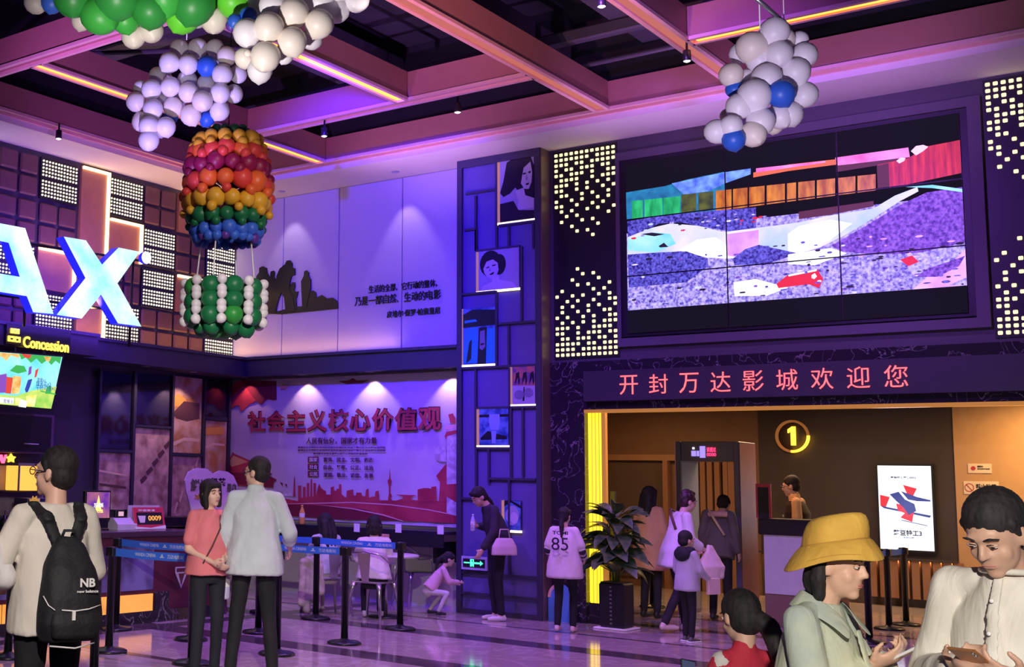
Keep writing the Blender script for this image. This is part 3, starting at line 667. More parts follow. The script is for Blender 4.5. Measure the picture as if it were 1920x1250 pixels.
# hills and ribbons
pb.poly(m_bred, [(35,960),(300,940),(600,1000),(900,985),(1300,990),(1520,1000),(1820,990),(1828,1170),(1380,1150),(900,1140),(480,1110),(35,1040)])
pb.poly(m_bdred, [(400,1020),(700,1025),(1100,1060),(1400,1150),(900,1140),(470,1108)])
pb.poly(m_bpink, [(400,1020),(700,1010),(1000,1002),(1300,1020),(1600,1060),(1820,1105),(1820,1112),(1600,1068),(1300,1028),(1000,1010),(700,1018)])
pb.poly(m_bpink, [(700,1022),(1000,1050),(1250,1100),(1400,1150),(1410,1158),(1240,1108),(1000,1058)])
# skyline
sky = [(580,1000),(580,875),(605,875),(605,970),(618,970),(618,885),(640,885),(640,965),(648,965),(648,855),(668,855),(668,960),(676,960),(678,825),(690,825),(692,960),(700,960),(700,855),(720,855),(720,950),(735,890),(746,860),(760,895),(780,910),(800,920),(800,945),(835,945),(835,890),(860,880),(862,915),(880,915),(882,900),(900,900),(900,865),(918,865),(920,940),(945,965),(958,965),(960,915),(1010,905),(1012,950),(1030,955),(1035,930),(1075,930),(1080,955),(1105,960),(1110,910),(1130,895),(1135,970),(1160,960),(1180,960),(1185,920),(1210,915),(1215,990),(1270,1000)]
pb.poly(m_bred, sky)
pb.poly(m_bred, [(540,960),(548,820),(552,795),(556,820),(562,960)])
pb.poly(m_bred, [(1280,1000),(1290,940),(1290,880),(1282,855),(1280,835),(1292,822),(1294,790),(1297,735),(1300,790),(1302,822),(1312,835),(1310,855),(1302,880),(1302,935),(1314,950),(1305,970),(1320,1000)])
pb.poly(m_bred, [(1320,1000),(1400,975),(1400,960),(1340,945),(1510,950),(1465,965),(1465,985),(1515,990),(1515,905),(1560,895),(1600,895),(1620,900),(1622,885),(1660,880),(1665,1000)])
pb.poly(m_bred, [(1660,800),(1740,700),(1745,1000),(1680,1000),(1690,850)])
# stone column
pb.poly(m_bgrey, [(1742,440),(1820,430),(1822,1110),(1742,1090)]); pb.poly(m_bred, [(1725,490),(1740,455),(1820,440),(1820,470),(1745,490),(1738,515)]); pb.poly(m_bpink, [(1728,430),(1742,405),(1820,395),(1820,430),(1740,440)])
pb.poly(m_bred, [(1742,865),(1822,860),(1822,1010),(1742,960)]); pb.poly(m_bgrey, [(1650,640),(1660,575),(1735,572),(1740,690),(1690,690),(1660,675)]); pb.poly(m_bred, [(1755,320),(1790,310),(1812,350),(1810,390),(1770,385)])
for k in range(3): pb.poly(m_bdred, [(658,650+k*56),(742,650+k*56),(742,695+k*56),(658,695+k*56)])
pb.poly(m_bdred, [(440,850),(450,865),(462,855),(462,885),(455,870)]); pb.poly(m_bdred, [(480,865),(492,860),(500,885),(486,880)])
pb.build('print', bn); bn.children[-1].matrix_parent_inverse = Matrix.Translation(-base)
def btext(tx, x0, x1, y0, y1, mt, bold=.0, name='lettering', sp=1.):
    xm = (x0+x1)/2; p, r_ = on(1, YBN-.03, *zb_(x0, y1)), on(1, YBN-.03, *zb_(x1, y0))
    text_fit(name, tx, (p.x-base.x, r_.x-base.x, on(1, YBN-.03, *zb_(xm, y1)).z-base.z, on(1, YBN-.03, *zb_(xm, y0)).z-base.z), frame_back(-.030), mt, bn, .002, bold, spacing=sp)
def bchars(tx, x0, x1, y0, y1, mt, bold, name, lift, ext):
    xm = (x0+x1)/2; p, r_ = on(1, YBN-.03, *zb_(x0, y1)), on(1, YBN-.03, *zb_(x1, y0))
    fr = Matrix.Translation((0, 0, 0)) @ frame_back(-.030)
    text_chars(name, tx, (p.x-base.x, r_.x-base.x, on(1, YBN-.03, *zb_(xm, y1)).z-base.z, on(1, YBN-.03, *zb_(xm, y0)).z-base.z), fr, mt, bn, ext, bold, lift, .96)
bchars('社会主义核心价值观', 178, 1702, 274, 456, M('banner_brush_outline', (.05, .005, .02), .6), .055, 'character_outline', .001, .002)
bchars('社会主义核心价值观', 184, 1696, 281, 449, m_bred, .022, 'character', .004, .003)
m_bt = M('banner_text_purple', (.10, .015, .06), .6)
btext('人民有信仰，国家才有力量', 642, 1195, 498, 550, m_bt, .02)
for k, (x0, x1, y) in enumerate(((578, 1262, 577), (578, 1262, 601), (697, 1120, 626))):
    btext('富强民主文明和谐是国家层面的价值目标自由平等公正法治是社会层面' if k < 2 else '爱国敬业诚信友善是公民个人层面的价值准则', x0, x1, y-7, y+7, m_bt, .03)
for k, (h_, tx) in enumerate((('国家', '富强、民主、文明、和谐'), ('社会', '自由、平等、公正、法治'), ('公民', '爱国、敬业、诚信、友善'))):
    btext(h_, 668, 732, 656+k*56, 690+k*56, m_paper, .01); btext(tx, 778, 1168, 655+k*60, 692+k*60, m_bt, .025)

# ---------------------------------------------------------------- eating shelf under the banner with white cards
sh_ = empty('wall_shelf', (-10.4, 13.78, .9), 0, 'long black eating shelf fixed under the printed banner', 'shelf')
bx('shelf_top', (-2.0, -.30, .06), (2.08, .30, .10), M('shelf_black_lacquer', (.02, .018, .03), .15), sh_)
bx('shelf_front', (-2.0, -.31, -.10), (2.08, -.28, .06), m_plastic, sh_)
for x in (-1.9, 0., 1.9): bx('bracket', (x-.03, -.2, -.3), (x+.03, .30, -.04), m_plastic, sh_)
for k, (x, y) in enumerate(((669, 989), (747, 990), (826, 993))):
    p = on(1, 13.465, x, y); o = bx('table_card', (p.x-.045, 13.462, p.z-.055), (p.x+.045, 13.469, p.z+.055), m_paper)
    tag(o, ('small white card on the shelf front left of the seated woman in white', 'small white card in the middle of the shelf front', 'small white card at the right end of the shelf front by the column')[k], 'card', 'cards on the eating shelf')
# ---------------------------------------------------------------- pictures in the photo column
YP = YC+.035
m_photo = M('photo_paper_violet', (.42, .40, .55), .3); m_hair = M('photo_dark', (.015, .012, .03), .3); m_skin = M('photo_pale', (.62, .58, .68), .3); m_ptur = M('photo_turquoise', (.03, .42, .55), .3); m_pblue = TX('photo_blue', (.03, .08, .30), (.15, .32, .6), 9, .3); m_por = TX('photo_orange_print', (.75, .25, .08), (.18, .08, .25), 7, .3)
e_photo = emis('photo_backlight', (1, .80, .55), 2.2); m_grey = M('photo_mid', (.22, .20, .33), .3)
def photo(x0, y0, x1, y1, label, draw, ym=None):
    xm, yq = (x0+x1)/2, (y0+y1)/2
    a = on(1, YP, x0, yq).x; b_ = on(1, YP, x1, yq).x; z0 = on(1, YP, xm, y1).z; z1 = on(1, YP, xm, y0).z
    o = empty('photo_lightbox', ((a+b_)/2, YP, z0), 0, label, 'photo', 'film photos in the column')
    W, H = (b_-a)/2, z1-z0
    bx('box', (-W, .0, 0), (W, .025, H), m_bar, o)
    bx('light_edge', (-W, -.02, 0), (W, 0, .028), e_photo, o); bx('light_edge', (-W-.0, -.02, .028), (-W+.035, 0, H), M('photo_edge_warm', (.5, .3, .15), .4, emit=(1, .5, .15), es=.25), o)
    b = MB(); ms = []; k = [0]
    def D(mt, pts):
        if mt not in ms: ms.append(mt)
        k[0] += 1; w0, w1 = -W+.04, W-.008
        pts = clip_rect([tuple(p) for p in pts], 0, 1, 0, 1)
        if pts: b.add([(w0+(w1-w0)*p[0], -.022-.0006*k[0], .03+(H-.035)*p[1]) for p in pts], [list(range(len(pts)))], ms.index(mt))
    draw(D); b.build('print', ms, o); return o
def ell(cx, cy, rx, ry, n=20, a0=0, a1=360): return [(cx+rx*math.cos(R(a0+(a1-a0)*i/n)), cy+ry*math.sin(R(a0+(a1-a0)*i/n))) for i in range(n+1 if a1-a0 < 360 else n)]
def portrait_a(D):
    D(m_photo, [(0,0),(1,0),(1,1),(0,1)]); D(m_hair, [(0,.45),(.1,.62),(.2,.9),(.5,.98),(.9,.95),(1,.8),(1,.3),(.6,.4),(.45,.5),(.3,.42),(.1,.38)])
    D(m_skin, [(.62,.55),(.7,.78),(.9,.86),(.95,.7),(.93,.55),(.85,.45),(.72,.46)]); D(m_skin, [(.45,.45),(.7,.48),(.75,.36),(1,.3),(1,.16),(.5,.16),(.55,.3)]); D(m_hair, [(0,0),(.0,.28),(.4,.3),(.55,.15),(1,.12),(1,0)])
    D(m_hair, [(.68,.70),(.77,.705),(.77,.68),(.69,.675)]); D(m_hair, [(.84,.71),(.91,.72),(.91,.69),(.84,.685)]); D(m_hair, [(.76,.535),(.86,.545),(.85,.515),(.78,.51)]); D(m_grey, [(.79,.68),(.82,.60),(.79,.585),(.77,.6)])
def portrait_b(D):
    D(m_photo, [(0,0),(1,0),(1,1),(0,1)]); D(m_hair, ell(.3, .66, .27, .33)); D(m_hair, ell(.52, .62, .16, .26)); D(m_skin, [(.12,.55),(.2,.72),(.36,.76),(.48,.66),(.5,.48),(.44,.32),(.34,.26),(.24,.32),(.15,.42)])
    D(m_skin, [(.34,.3),(.5,.36),(.52,.24),(.85,.14),(.95,0),(.05,0),(.12,.12),(.34,.2)]); D(m_hair, [(.19,.57),(.27,.60),(.27,.565),(.2,.545)]); D(m_hair, [(.34,.62),(.44,.63),(.43,.60),(.35,.585)]); D(m_hair, [(.27,.40),(.40,.45),(.37,.385),(.31,.37)]); D(m_grey, [(.28,.58),(.31,.48),(.27,.47)])
def portrait_c(D):
    D(m_pblue, [(0,0),(1,0),(1,1),(0,1)]); D(m_hair, [(0,.66),(1,.68),(1,.95),(.3,.98),(0,.9)]); D(m_ptur, [(0,.02),(.05,.64),(.45,.66),(.5,.02)]); D(m_ptur, [(.72,.02),(.74,.62),(1,.63),(1,.02)]); D(m_hair, [(.45,0),(.5,.65),(.75,.65),(.72,0)]); D(m_grey, [(.52,.28),(.54,.58),(.68,.6),(.7,.3),(.6,.24)]); D(m_hair, [(.1,.02),(.2,.4),(.28,.45),(.26,.1)]); D(m_ptur, [(.05,.74),(.45,.76),(.4,.8),(.05,.79)]); D(m_hair, [(.55,.36),(.67,.37),(.66,.34),(.56,.33)])
def poster_d(D):
    D(m_photo, [(0,0),(1,0),(1,1),(0,1)]); D(m_por, [(0,.5),(1,.48),(1,1),(0,1)])
    for k in range(3): D(m_hair, [(.1+k*.32,.5),(.16+k*.32,.82),(.3+k*.32,.86),(.34+k*.32,.6),(.28+k*.32,.48),(.24+k*.32,.7)])
    D(m_hair, [(.45,.08),(.5,.45),(.55,.45),(.53,.08)]); D(m_grey, ell(.3, .25, .22, .12)); D(m_grey, ell(.72, .3, .2, .12))
def poster_e(D):
    D(m_pblue, [(0,0),(1,0),(1,1),(0,1)]); D(m_hair, [(0,.74),(1,.75),(1,.82),(0,.81)]); D(M('photo_light_blue', (.28, .42, .70), .3), [(.35,.82),(.7,.82),(.72,.6),(.66,.4),(.4,.4),(.33,.62)]); D(m_hair, [(.05,.2),(.3,.38),(.6,.3),(.95,.24),(.95,.16),(.05,.14)]); D(MATS['photo_light_blue'], [(.42,.38),(.6,.38),(.56,.05),(.44,.05)])
def poster_f(D):
    D(m_pblue, [(0,0),(1,0),(1,1),(0,1)]); D(m_photo, ell(.5, .5, .4, .34)); D(m_hair, [(0,.8),(.4,.95),(1,.75),(1,.85),(.5,1),(0,1)]); D(m_skin, ell(.6, .42, .24, .2))
photo(934, 290, 1004, 418, 'black-and-white portrait of a dark-haired woman at the top of the column', portrait_a)
photo(894, 467, 976, 547, 'square portrait of a smiling woman with short wavy hair', portrait_b)
photo(865, 577, 931, 687, 'turquoise and dark blue face print on the left of the column', portrait_c)
photo(957, 686, 1006, 762, 'orange and violet patterned print at the right edge of the column', poster_d)
photo(895, 763, 956, 839, 'blue print with a standing pale shape in the column', poster_e)
photo(942, 938, 979, 998, 'low blue and white print behind the bending woman', poster_f)
# ---------------------------------------------------------------- green exit sign low on the column
ex = empty('exit_sign', on(1, YC, 891, 1068), 0, 'green lit exit arrow sign low on the dark column', 'sign')
bx('plate', (-.18, -.03, 0), (.18, 0, .165), M('exit_plate', (.55, .55, .68), .3), ex)
bx('sign_face', (-.155, -.034, .03), (.155, -.03, .135), m_ink, ex)
e_ex = emis('exit_green', (.05, 1, .35), 3)
xb_ = MB(); f_ = frame_back(-.034)
for pts in ([(-.14,.078),(-.06,.078),(-.06,.092),(-.14,.092)], [(.0,.075),(.09,.075),(.09,.055),(.13,.085),(.09,.115),(.09,.095),(.0,.095)], [(-.05,.04),(-.03,.04),(-.03,.12),(-.05,.12)], [(-.01,.04),(.0,.04),(.0,.12),(-.01,.12)], [(-.05,.12),(0,.12),(0,.13),(-.05,.13)], [(-.035,.05),(-.012,.05),(-.018,.1),(-.03,.1)]):
    flat(xb_, f_, pts, .0005, .003)
xb_.build('pictogram', e_ex, ex)
# ================================================================ entrance things
GY = 16.0
gt = empty('security_gate', (-5.95, GY, 0), 0, 'dark walk-through metal detector gate with a lit header panel', 'gate')
m_gate = M('gate_violet_grey', (.11, .10, .17), .4); m_gin = M('gate_inner_panel', (.20, .21, .30), .4); m_gsd = M('gate_side_pinklit', (.34, .13, .12), .4)
for x0, x1 in ((-.41, -.34), (.34, .41)):
    o = bx('post', (x0, 0, 0), (x1, .62, 2.22), m_gate, gt, .008)
    bx('inner_panel', (x1 if x0 < 0 else x0-.004, .03, .05), (x1+.004 if x0 < 0 else x0, .58, 1.95), m_gin, o)
    if x0 > 0: bx('side_panel', (x1, .02, .02), (x1+.006, .60, 2.2), m_gsd, o)  # pink light on this face is put into the panel colour
bx('header', (-.34, .02, 1.97), (.34, .60, 2.22), m_gate, gt, .006)
bx('light_edge', (-.412, -.004, 0), (-.402, 0, 2.22), M('gate_edge', (.8, .5, .7), .4), gt)
gl = lambda x0, x1, z0, z1, mt, n: bx(n, (x0, .012, z0), (x1, .02, z1), mt, gt)
e_gv = emis('gate_display_violet', (.40, .28, 1), 1.2); e_gr = emis('gate_display_red', (1, .04, .15), 2.2)
gl(-.20, -.14, 2.03, 2.10, e_gv, 'display'); gl(-.13, -.10, 2.03, 2.10, e_gv, 'display'); gl(-.09, -.02, 2.01, 2.16, e_gv, 'display'); gl(-.185, -.16, 2.12, 2.145, emis('gate_lamp_white', (.8, .8, 1), 3), 'lamp')
text_fit('display_text', '请通过', (.0, .12, 2.085, 2.145), frame_back(.012), e_gr, gt, .003, .02); text_fit('display_text', '0000', (.0, .12, 2.03, 2.075), frame_back(.012), e_gr, gt, .003, .02)

rs = empty('hall_number_sign', (-6.096, YE-.06, 2.45), 0, 'round lit number 1 sign with a yellow ring', 'sign')
def arc(r0, r1, a0, a1, n=40):
    return [(r1*math.cos(R(a0+(a1-a0)*i/n)), r1*math.sin(R(a0+(a1-a0)*i/n))) for i in range(n+1)]+[(r0*math.cos(R(a1+(a0-a1)*i/n)), r0*math.sin(R(a1+(a0-a1)*i/n))) for i in range(n+1)]
def ring_piece(name, a0, a1, mt):
    b = MB(); n = 24; f = frame_back(0)
    for i in range(n):
        q0, q1 = a0+(a1-a0)*i/n, a0+(a1-a0)*(i+1)/n
        flat(b, f, [(r*math.cos(R(q)), r*math.sin(R(q))) for r, q in ((.215, q0), (.25, q0), (.25, q1), (.215, q1))], 0, .05)
    b.build(name, mt, rs)
e_ring = emis('ring_yellow', (1, .55, .03), 3.5); m_ring = M('ring_copper', (.55, .26, .12), .4, .3, emit=(1, .4, .1), es=.12)
ring_piece('ring_lit', -95, 2, e_ring); ring_piece('ring', 4, 263, m_ring)
b = MB(); flat(b, frame_back(0), [(-.02,-.14),(.045,-.14),(.045,.15),(.0,.15),(-.065,.105),(-.065,.05),(-.02,.075)], 0, .04); b.build('number', e_ring, rs)
MB().lathe([(.02, 0), (.212, .0), (.212, .02), (.02, .02)], 32).build('backing_disc', m_edark, rs, Matrix.Translation((0, .03, 0)) @ Matrix.Rotation(R(90), 4, 'X'))

po = empty('poster_lightbox', (-4.56, YE-.03, .81), 0, 'bright lightbox film poster with red diagonal bars on white', 'poster')
bx('frame', (-.38, -.06, -.03), (.38, 0, 1.24), m_plastic, po)
bx('face', (-.35, -.066, 0), (.35, -.06, 1.205), emis('poster_white', (.86, .93, 1), 1.5), po)
pp_ = MB(); f_ = frame_back(-.066); e_pr = emis('poster_red', (.75, .02, .04), 1.2); e_pn = emis('poster_navy', (.03, .05, .28), 1.0); e_pd = emis('poster_dark', (.02, .02, .05), 1)
for k, (pts, mi) in enumerate((([(-.33,.78),(-.20,.75),(-.26,.60),(-.33,.62)], 0), ([(-.02,.93),(.16,.88),(.10,.76),(.03,.80)], 0), ([(-.33,.62),(.33,.50),(.31,.47),(-.28,.585)], 1), ([(-.12,.66),(.06,.62),(.0,.52),(-.10,.56)], 0), ([(-.07,.46),(.06,.60),(.12,.58),(.08,.40)], 0), ([(-.07,.43),(.28,.36),(.28,.35),(-.05,.415)], 1), ([(-.20,.79),(-.08,.83),(.0,.72),(.12,.66),(.14,.56),(.04,.50),(-.02,.60),(-.12,.70)], 1), ([(-.05,.84),(.16,.76),(.33,.72),(.33,.70),(.16,.70),(.04,.72)], 1))):
    flat(pp_, f_, pts, .001+.0008*k, .0016+.0008*k, mi)
pp_.build('print', [e_pr, e_pn], po)
text_fit('lettering', '憨豆特工3', (-.17, .20, .20, .285), f_, e_pd, po, .002, .03); text_fit('lettering', '最强特工爆笑回归', (-.18, .15, 1.02, 1.05), f_, e_pd, po, .002, .03); text_fit('lettering', '影院公映', (-.04, .10, .165, .185), f_, e_pd, po, .002, .03)
point('poster_glow', (-4.56, YE-.35, 1.4), 5, (.55, .6, 1), .2)

for k, (x0, x1, z0, z1, lab) in enumerate(((-3.749, -3.46, 1.925, 2.056, 'small pale notice on the tan wall, upper of two'), (-3.813, -3.383, 1.63, 1.81, 'larger no-smoking notice on the tan wall above the man'))):
    o = empty('wall_notice', ((x0+x1)/2, YE-.04, z0), 0, lab, 'notice'); W = (x1-x0)/2; H = z1-z0
    bx('plate', (-W, -.012, 0), (W, 0, H), M('notice_plate', (.75, .62, .5), .5), o); fn = frame_back(-.012)
    b = MB()
    if k: 
        text_fit('lettering', '禁止吸烟', (-W*.3, W*.85, H*.45, H*.8), fn, m_ink, o, .002, .03)
        n = 20
        for i in range(n):
            flat(b, fn, [(-W*.68+r*math.cos(2*math.pi*q/n), H*.5+r*math.sin(2*math.pi*q/n)) for r, q in ((.05, i), (.06, i), (.06, i+1), (.05, i+1))], .001, .003)
        flat(b, fn, [(-W*.68-.04, H*.5+.04), (-W*.68-.03, H*.5+.045), (-W*.68+.04, H*.5-.04), (-W*.68+.03, H*.5-.045)], .001, .003)
    else:
        text_fit('lettering', '温馨提示', (-W*.2, W*.3, H*.6, H*.8), fn, m_ink, o, .002, .02); text_fit('lettering', '请勿在影厅内拍照', (-W*.2, W*.85, H*.38, H*.52), fn, m_ink, o, .002, .02)
        flat(b, fn, ell(-W*.55, H*.5, .03, .03), .001, .003)
    b.build('pictogram', m_bred, o)

pdm = empty('ticket_podium', on(1, 15.7, 1455, 1163), 0, 'ticket desk with black top and pale violet front panel by the gate', 'desk')
p0_ = pdm.location.copy(); zt_ = on(1, 15.7, 1440, 972).z; zf = on(1, 15.7, 1440, 1002).z; zl = on(1, 15.7, 1440, 1112).z
xl_, xr_ = on(1, 15.7, 1427, 1000).x-p0_.x, on(1, 15.7, 1560, 1000).x-p0_.x
pdm.location.z = 0
bx('body', (xl_+.02, .02, 0), (xr_, .6, zf), M('podium_brown', (.25, .13, .13), .5), pdm)
bx('front_panel', (xl_+.03, 0, zl), (xr_-.02, .02, zf), M('podium_front_white', (.66, .60, .78), .5), pdm)
bx('counter_top', (xl_-.02, -.04, zf), (xr_+.02, .65, zt_), m_plastic, pdm, .01)
an = empty('card_stand', on(1, 15.9, 1432, 968), 0, 'red framed upright card holder on the ticket desk', 'card holder')
an.location.z = zt_
for lo, hi in (((-.09, 0, 0), (-.065, .03, .42)), ((.065, 0, 0), (.09, .03, .42)), ((-.065, 0, .38), (.065, .03, .42))): bx('frame_bar', lo, hi, M('stand_red', (.55, .05, .09), .4), an)
bx('card', (-.065, .01, 0), (.065, .02, .38), m_ink, an)

# ---------------------------------------------------------------- potted plant
pl = empty('potted_plant', (-6.19, 13.77, 0), 0, 'large leafy pot plant in a studded black planter by the yellow light', 'plant')
bx('planter', (-.15, -.15, .02), (.15, .15, .52), m_plastic, pl, .02); bx('saucer', (-.2, -.2, 0), (.2, .2, .02), m_paper, pl, .008)
for k in range(10): bx('stud', (-.012, -.156, .06+k*.045), (.012, -.149, .078+k*.045), m_steel, pl)
bx('soil', (-.13, -.13, .5), (.13, .13, .53), M('soil', (.05, .03, .02), .9), pl)
leaf = MB(); n = 7
vs = []; fs = []
for i in range(n+1):
    t = i/n; wd = .066*math.sin(math.pi*min(1, t*1.02))**.75+.003; y = .30*t; z = .05*math.sin(t*2.2)-.10*t*t
    vs += [(-wd, y, z+.018*wd/.055), (0, y, z), (wd, y, z+.018*wd/.055)]
for i in range(n):
    a = i*3; fs += [(a, a+1, a+4, a+3), (a+1, a+2, a+5, a+4)]
leaf.add(vs, fs, 0, True); me_leaf = leaf.mesh('leaf', TX('leaf_green', (.035, .09, .035), (.12, .17, .06), 12, .35))
rnd = random.Random(3)
for k in range(6):
    a = k*1.05; MB().tube([(.03*math.cos(a), .03*math.sin(a), .5), (.06*math.cos(a), .06*math.sin(a), .85), (.11*math.cos(a), .11*math.sin(a), 1.15+.04*(k % 3))], [.012, .010, .006], 6).build('stem', M('stem_green', (.06, .09, .03), .6), pl)
for k in range(80):
    h = .62+.68*(k/79); a = k*2.4; s = (1.42-.28*(k/79))*(1-.45*max(0, math.sin(a)))
    o = link('leaf', me_leaf, pl); o.location = (.07*math.cos(a), .07*math.sin(a), h); sc_ = s*rnd.uniform(.8, 1.2)
    o.rotation_euler = (R(rnd.uniform(-25, 45)), R(rnd.uniform(-25, 25)), a-R(90)); o.scale = (sc_, sc_, sc_)
x_ = on(1, 14.3, 1150, 950).x; st = bx('sign_post', (x_-.03, 14.28, 0), (x_+.03, 14.32, on(1, 14.3, 1150, 921).z), m_plastic); tag(st, 'slim black post standing behind the pot plant', 'post')
fg = empty('floor_standee', (-6.95, 13.88, 0), 0, 'blue arched floor standee behind the walking girl', 'standee')
b = MB(); out = [(-.14, 0), (.16, 0), (.16, .28)]+[(.01+.15*math.cos(R(a)), .28+.17*math.sin(R(a))) for a in range(0, 181, 20)]
flat(b, frame_back(0), out, 0, .02); b.build('board', M('standee_blue', (.10, .30, .62), .4), fg)
b = MB(); 
for i in range(9):
    q0, q1 = 90+i*10, 100+i*10; flat(b, frame_back(0), [(.01+r*math.cos(R(q)), .28+1.1*r*math.sin(R(q))) for r, q in ((.12, q0), (.155, q0), (.155, q1), (.12, q1))], .02, .024)
b.build('rim', M('standee_peach', (.8, .5, .35), .5), fg)

# ---------------------------------------------------------------- queue barriers
m_post = M('barrier_black', (.012, .012, .016), .3); m_belt = M('belt_blue', (.05, .20, .95), .5); m_belt2 = M('belt_text', (.55, .65, .95), .6); m_beltl = M('belt_blue_lit', (.06, .22, .75), .55)
me_post = MB().lathe([(.036, .02), (.036, .86), (.042, .861), (.042, .945), (.02, .95)], 16).mesh('post', m_post)
me_base = MB().lathe([(.17, 0), (.17, .018), (.15, .03), (.05, .042), (.035, .06)], 28).mesh('base', m_post)
me_head = MB().cbox((-.048, -.04, .862), (.048, .04, .945), .006).mesh('belt_cassette', m_post)
def barrier(x, y, label, belt_to=None, text=True, left=False):
    o = empty('queue_barrier', (x, y, 0), 0, label, 'barrier', 'belt barriers of the queue')
    link('base', me_base, o); link('post', me_post, o); link('belt_cassette', me_head, o)
    if belt_to:
        dx, dy = belt_to[0]-x, belt_to[1]-y; L = math.hypot(dx, dy); ang = math.atan2(dy, dx)
        mw = Matrix.Rotation(ang, 4, 'Z')
        b = MB(); n = 8
        for i in range(n):
            t0, t1 = .036+(L-.07)*i/n, .036+(L-.07)*(i+1)/n; s0, s1 = -.008*math.sin(math.pi*i/n), -.008*math.sin(math.pi*(i+1)/n)
            b.add([(t0, -.0015, .868+s0), (t1, -.0015, .868+s1), (t1, -.0015, .940+s1), (t0, -.0015, .940+s0)], [(0, 1, 2, 3)])
            b.add([(t0, .0015, .868+s0), (t1, .0015, .868+s1), (t1, .0015, .940+s1), (t0, .0015, .940+s0)], [(3, 2, 1, 0)])
        bo = b.build('belt', m_belt, o, mw)
        if text and L > .8:
            # lettering faces the hall side
            fr = (frame_back(-.003) if abs(dx) > abs(dy) else frame_back(-.003))
            if dx < 0: fr = Matrix.Rotation(math.pi, 4, 'Z') @ frame_back(-.003); x0, x1 = -L, 0
            else: x0, x1 = 0, L
            text_fit('belt_text', 'WANDA CINEMA', (x0+L*.30, x0+L*.56, .884, .916), fr, m_belt2, bo, .001, .02)
            text_fit('belt_text', '万达电影城', (x0+L*.70, x0+L*.90, .880, .918), fr, m_belt2, bo, .001, .02)
            b = MB(); flat(b, fr, [(x0+L*.61, .884), (x0+L*.66, .884), (x0+L*.66, .894), (x0+L*.645, .894), (x0+L*.645, .914), (x0+L*.625, .914), (x0+L*.625, .894), (x0+L*.61, .894)], .001, .002); b.build('belt_emblem', m_belt2, bo)
    return o
barrier(-8.47, 7.98, 'black belt barrier beside the backpack wearer, blue belt running right', (-7.47, 8.0))
barrier(-7.47, 8.02, 'black barrier post in front of the girl in the pink top')
barrier(-9.64, 9.17, 'black belt barrier nearest the dark red counter', (-8.56, 9.17))
barrier(-8.56, 9.17, 'black barrier post behind the legs of the girl in pink')
barrier(-7.36, 9.05, 'black barrier post hidden behind the man in the pale shirt')
barrier(-8.51, 10.15, 'black belt barrier behind the man in the pale shirt, belt running right', (-7.41, 10.17))
barrier(-7.41, 10.17, 'black barrier post in front of the seated women')
barrier(-8.94, 11.70, 'black belt barrier left of the seated woman in white, belt running right', (-7.73, 11.66))
barrier(-7.73, 11.64, 'black barrier post right of the seated woman in white')
barrier(-9.75, 11.72, 'black belt barrier far back beside the first seated woman', (-8.94, 11.70), False)
barrier(-8.76, 7.05, 'black barrier post at the left edge by the backpack wearer', (-7.39, 6.81), False)
barrier(-7.39, 6.81, 'near black barrier post close to the backpack')
barrier(-3.79, 14.81, 'black barrier post just inside the entrance, nearest of three', (-3.99, 16.46), False)
barrier(-3.99, 16.46, 'black barrier post inside the entrance, middle of three', (-3.97, 17.18), False)
barrier(-3.97, 17.18, 'black barrier post inside the entrance, farthest of three')
b_ = barrier(-6.95, 16.6, 'barrier post by the gate with a pale printed belt', (-6.1, 16.5), False)
for c in b_.children:
    if c.name.startswith('belt') and 'cassette' not in c.name: c.data.materials[0] = M('belt_yellow', (.75, .55, .2), .6)

# ---------------------------------------------------------------- metal chairs, table, seats by the shelf
def chair_meshes():
    S = {}
    b = MB(); b.cbox((-.19, -.19, .435), (.19, .19, .455), .008); S['seat'] = b.mesh('seat', m_steel)
    for i, (sx, sy) in enumerate(((-1, -1), (1, -1), (-1, 1), (1, 1))):
        b = MB(); b.tube([(sx*.16, sy*.16, .435), (sx*.185, sy*.185, .36), (sx*.235, sy*.24, 0)], [.035, .024, .014], 8); S['leg%d' % i] = b.mesh('leg', m_steel)
    b = MB()
    pts = [(-.045, -.185, .45), (.045, -.185, .45), (.085, -.225, .78), (-.085, -.225, .78)]
    b.add(pts+[(p[0], p[1]-.008, p[2]) for p in pts], [(0, 1, 2, 3), (7, 6, 5, 4), (0, 4, 5, 1), (1, 5, 6, 2), (2, 6, 7, 3), (3, 7, 4, 0)]); S['back_splat'] = b.mesh('back_splat', m_steel)
    b = MB(); b.tube([(-.24, .08, .66), (-.25, -.10, .68), (-.21, -.21, .77), (0, -.235, .80), (.21, -.21, .77), (.25, -.10, .68), (.24, .08, .66)], .011, 8); S['arm_rail'] = b.mesh('arm_rail', m_steel)
    for s in (-1, 1):
        b = MB(); b.tube([(s*.24, .08, .66), (s*.19, .14, .45)], .010, 8); S['arm%d' % s] = b.mesh('arm_support', m_steel)
    return S
CH = chair_meshes()
def chair(p, rz, label):
    o = empty('metal_chair', (p.x, p.y, 0), rz, label, 'chair', 'metal chairs by the shelf')
    for me in CH.values(): link(me.name.split('.')[0], me, o)
    return o
chair(flp(700, 1163), R(4), 'silver metal chair under the seated woman in white')
chair(flp(612, 1152), R(62), 'silver metal chair under the seated woman with the long dark hair')
chair(flp(780, 1136), R(-28), 'empty silver metal chair by the crouching toddler')
def table(p, r, label):
    o = empty('cafe_table', (p.x, p.y, 0), 0, label, 'table')
    MB().lathe([(r, .715), (r, .74), (r-.01, .745), (.02, .745)], 32).build('table_top', M('table_white', (.70, .66, .70), .3), o)
    MB().lathe([(.03, .02), (.03, .715)], 14).build('pole', m_steel, o); MB().lathe([(.2, 0), (.2, .015), (.04, .03)], 24).build('foot', m_plastic, o); return o
tb = table(Vector((-8.55, 12.55, 0)), .40, 'round white cafe table in front of the seated women')
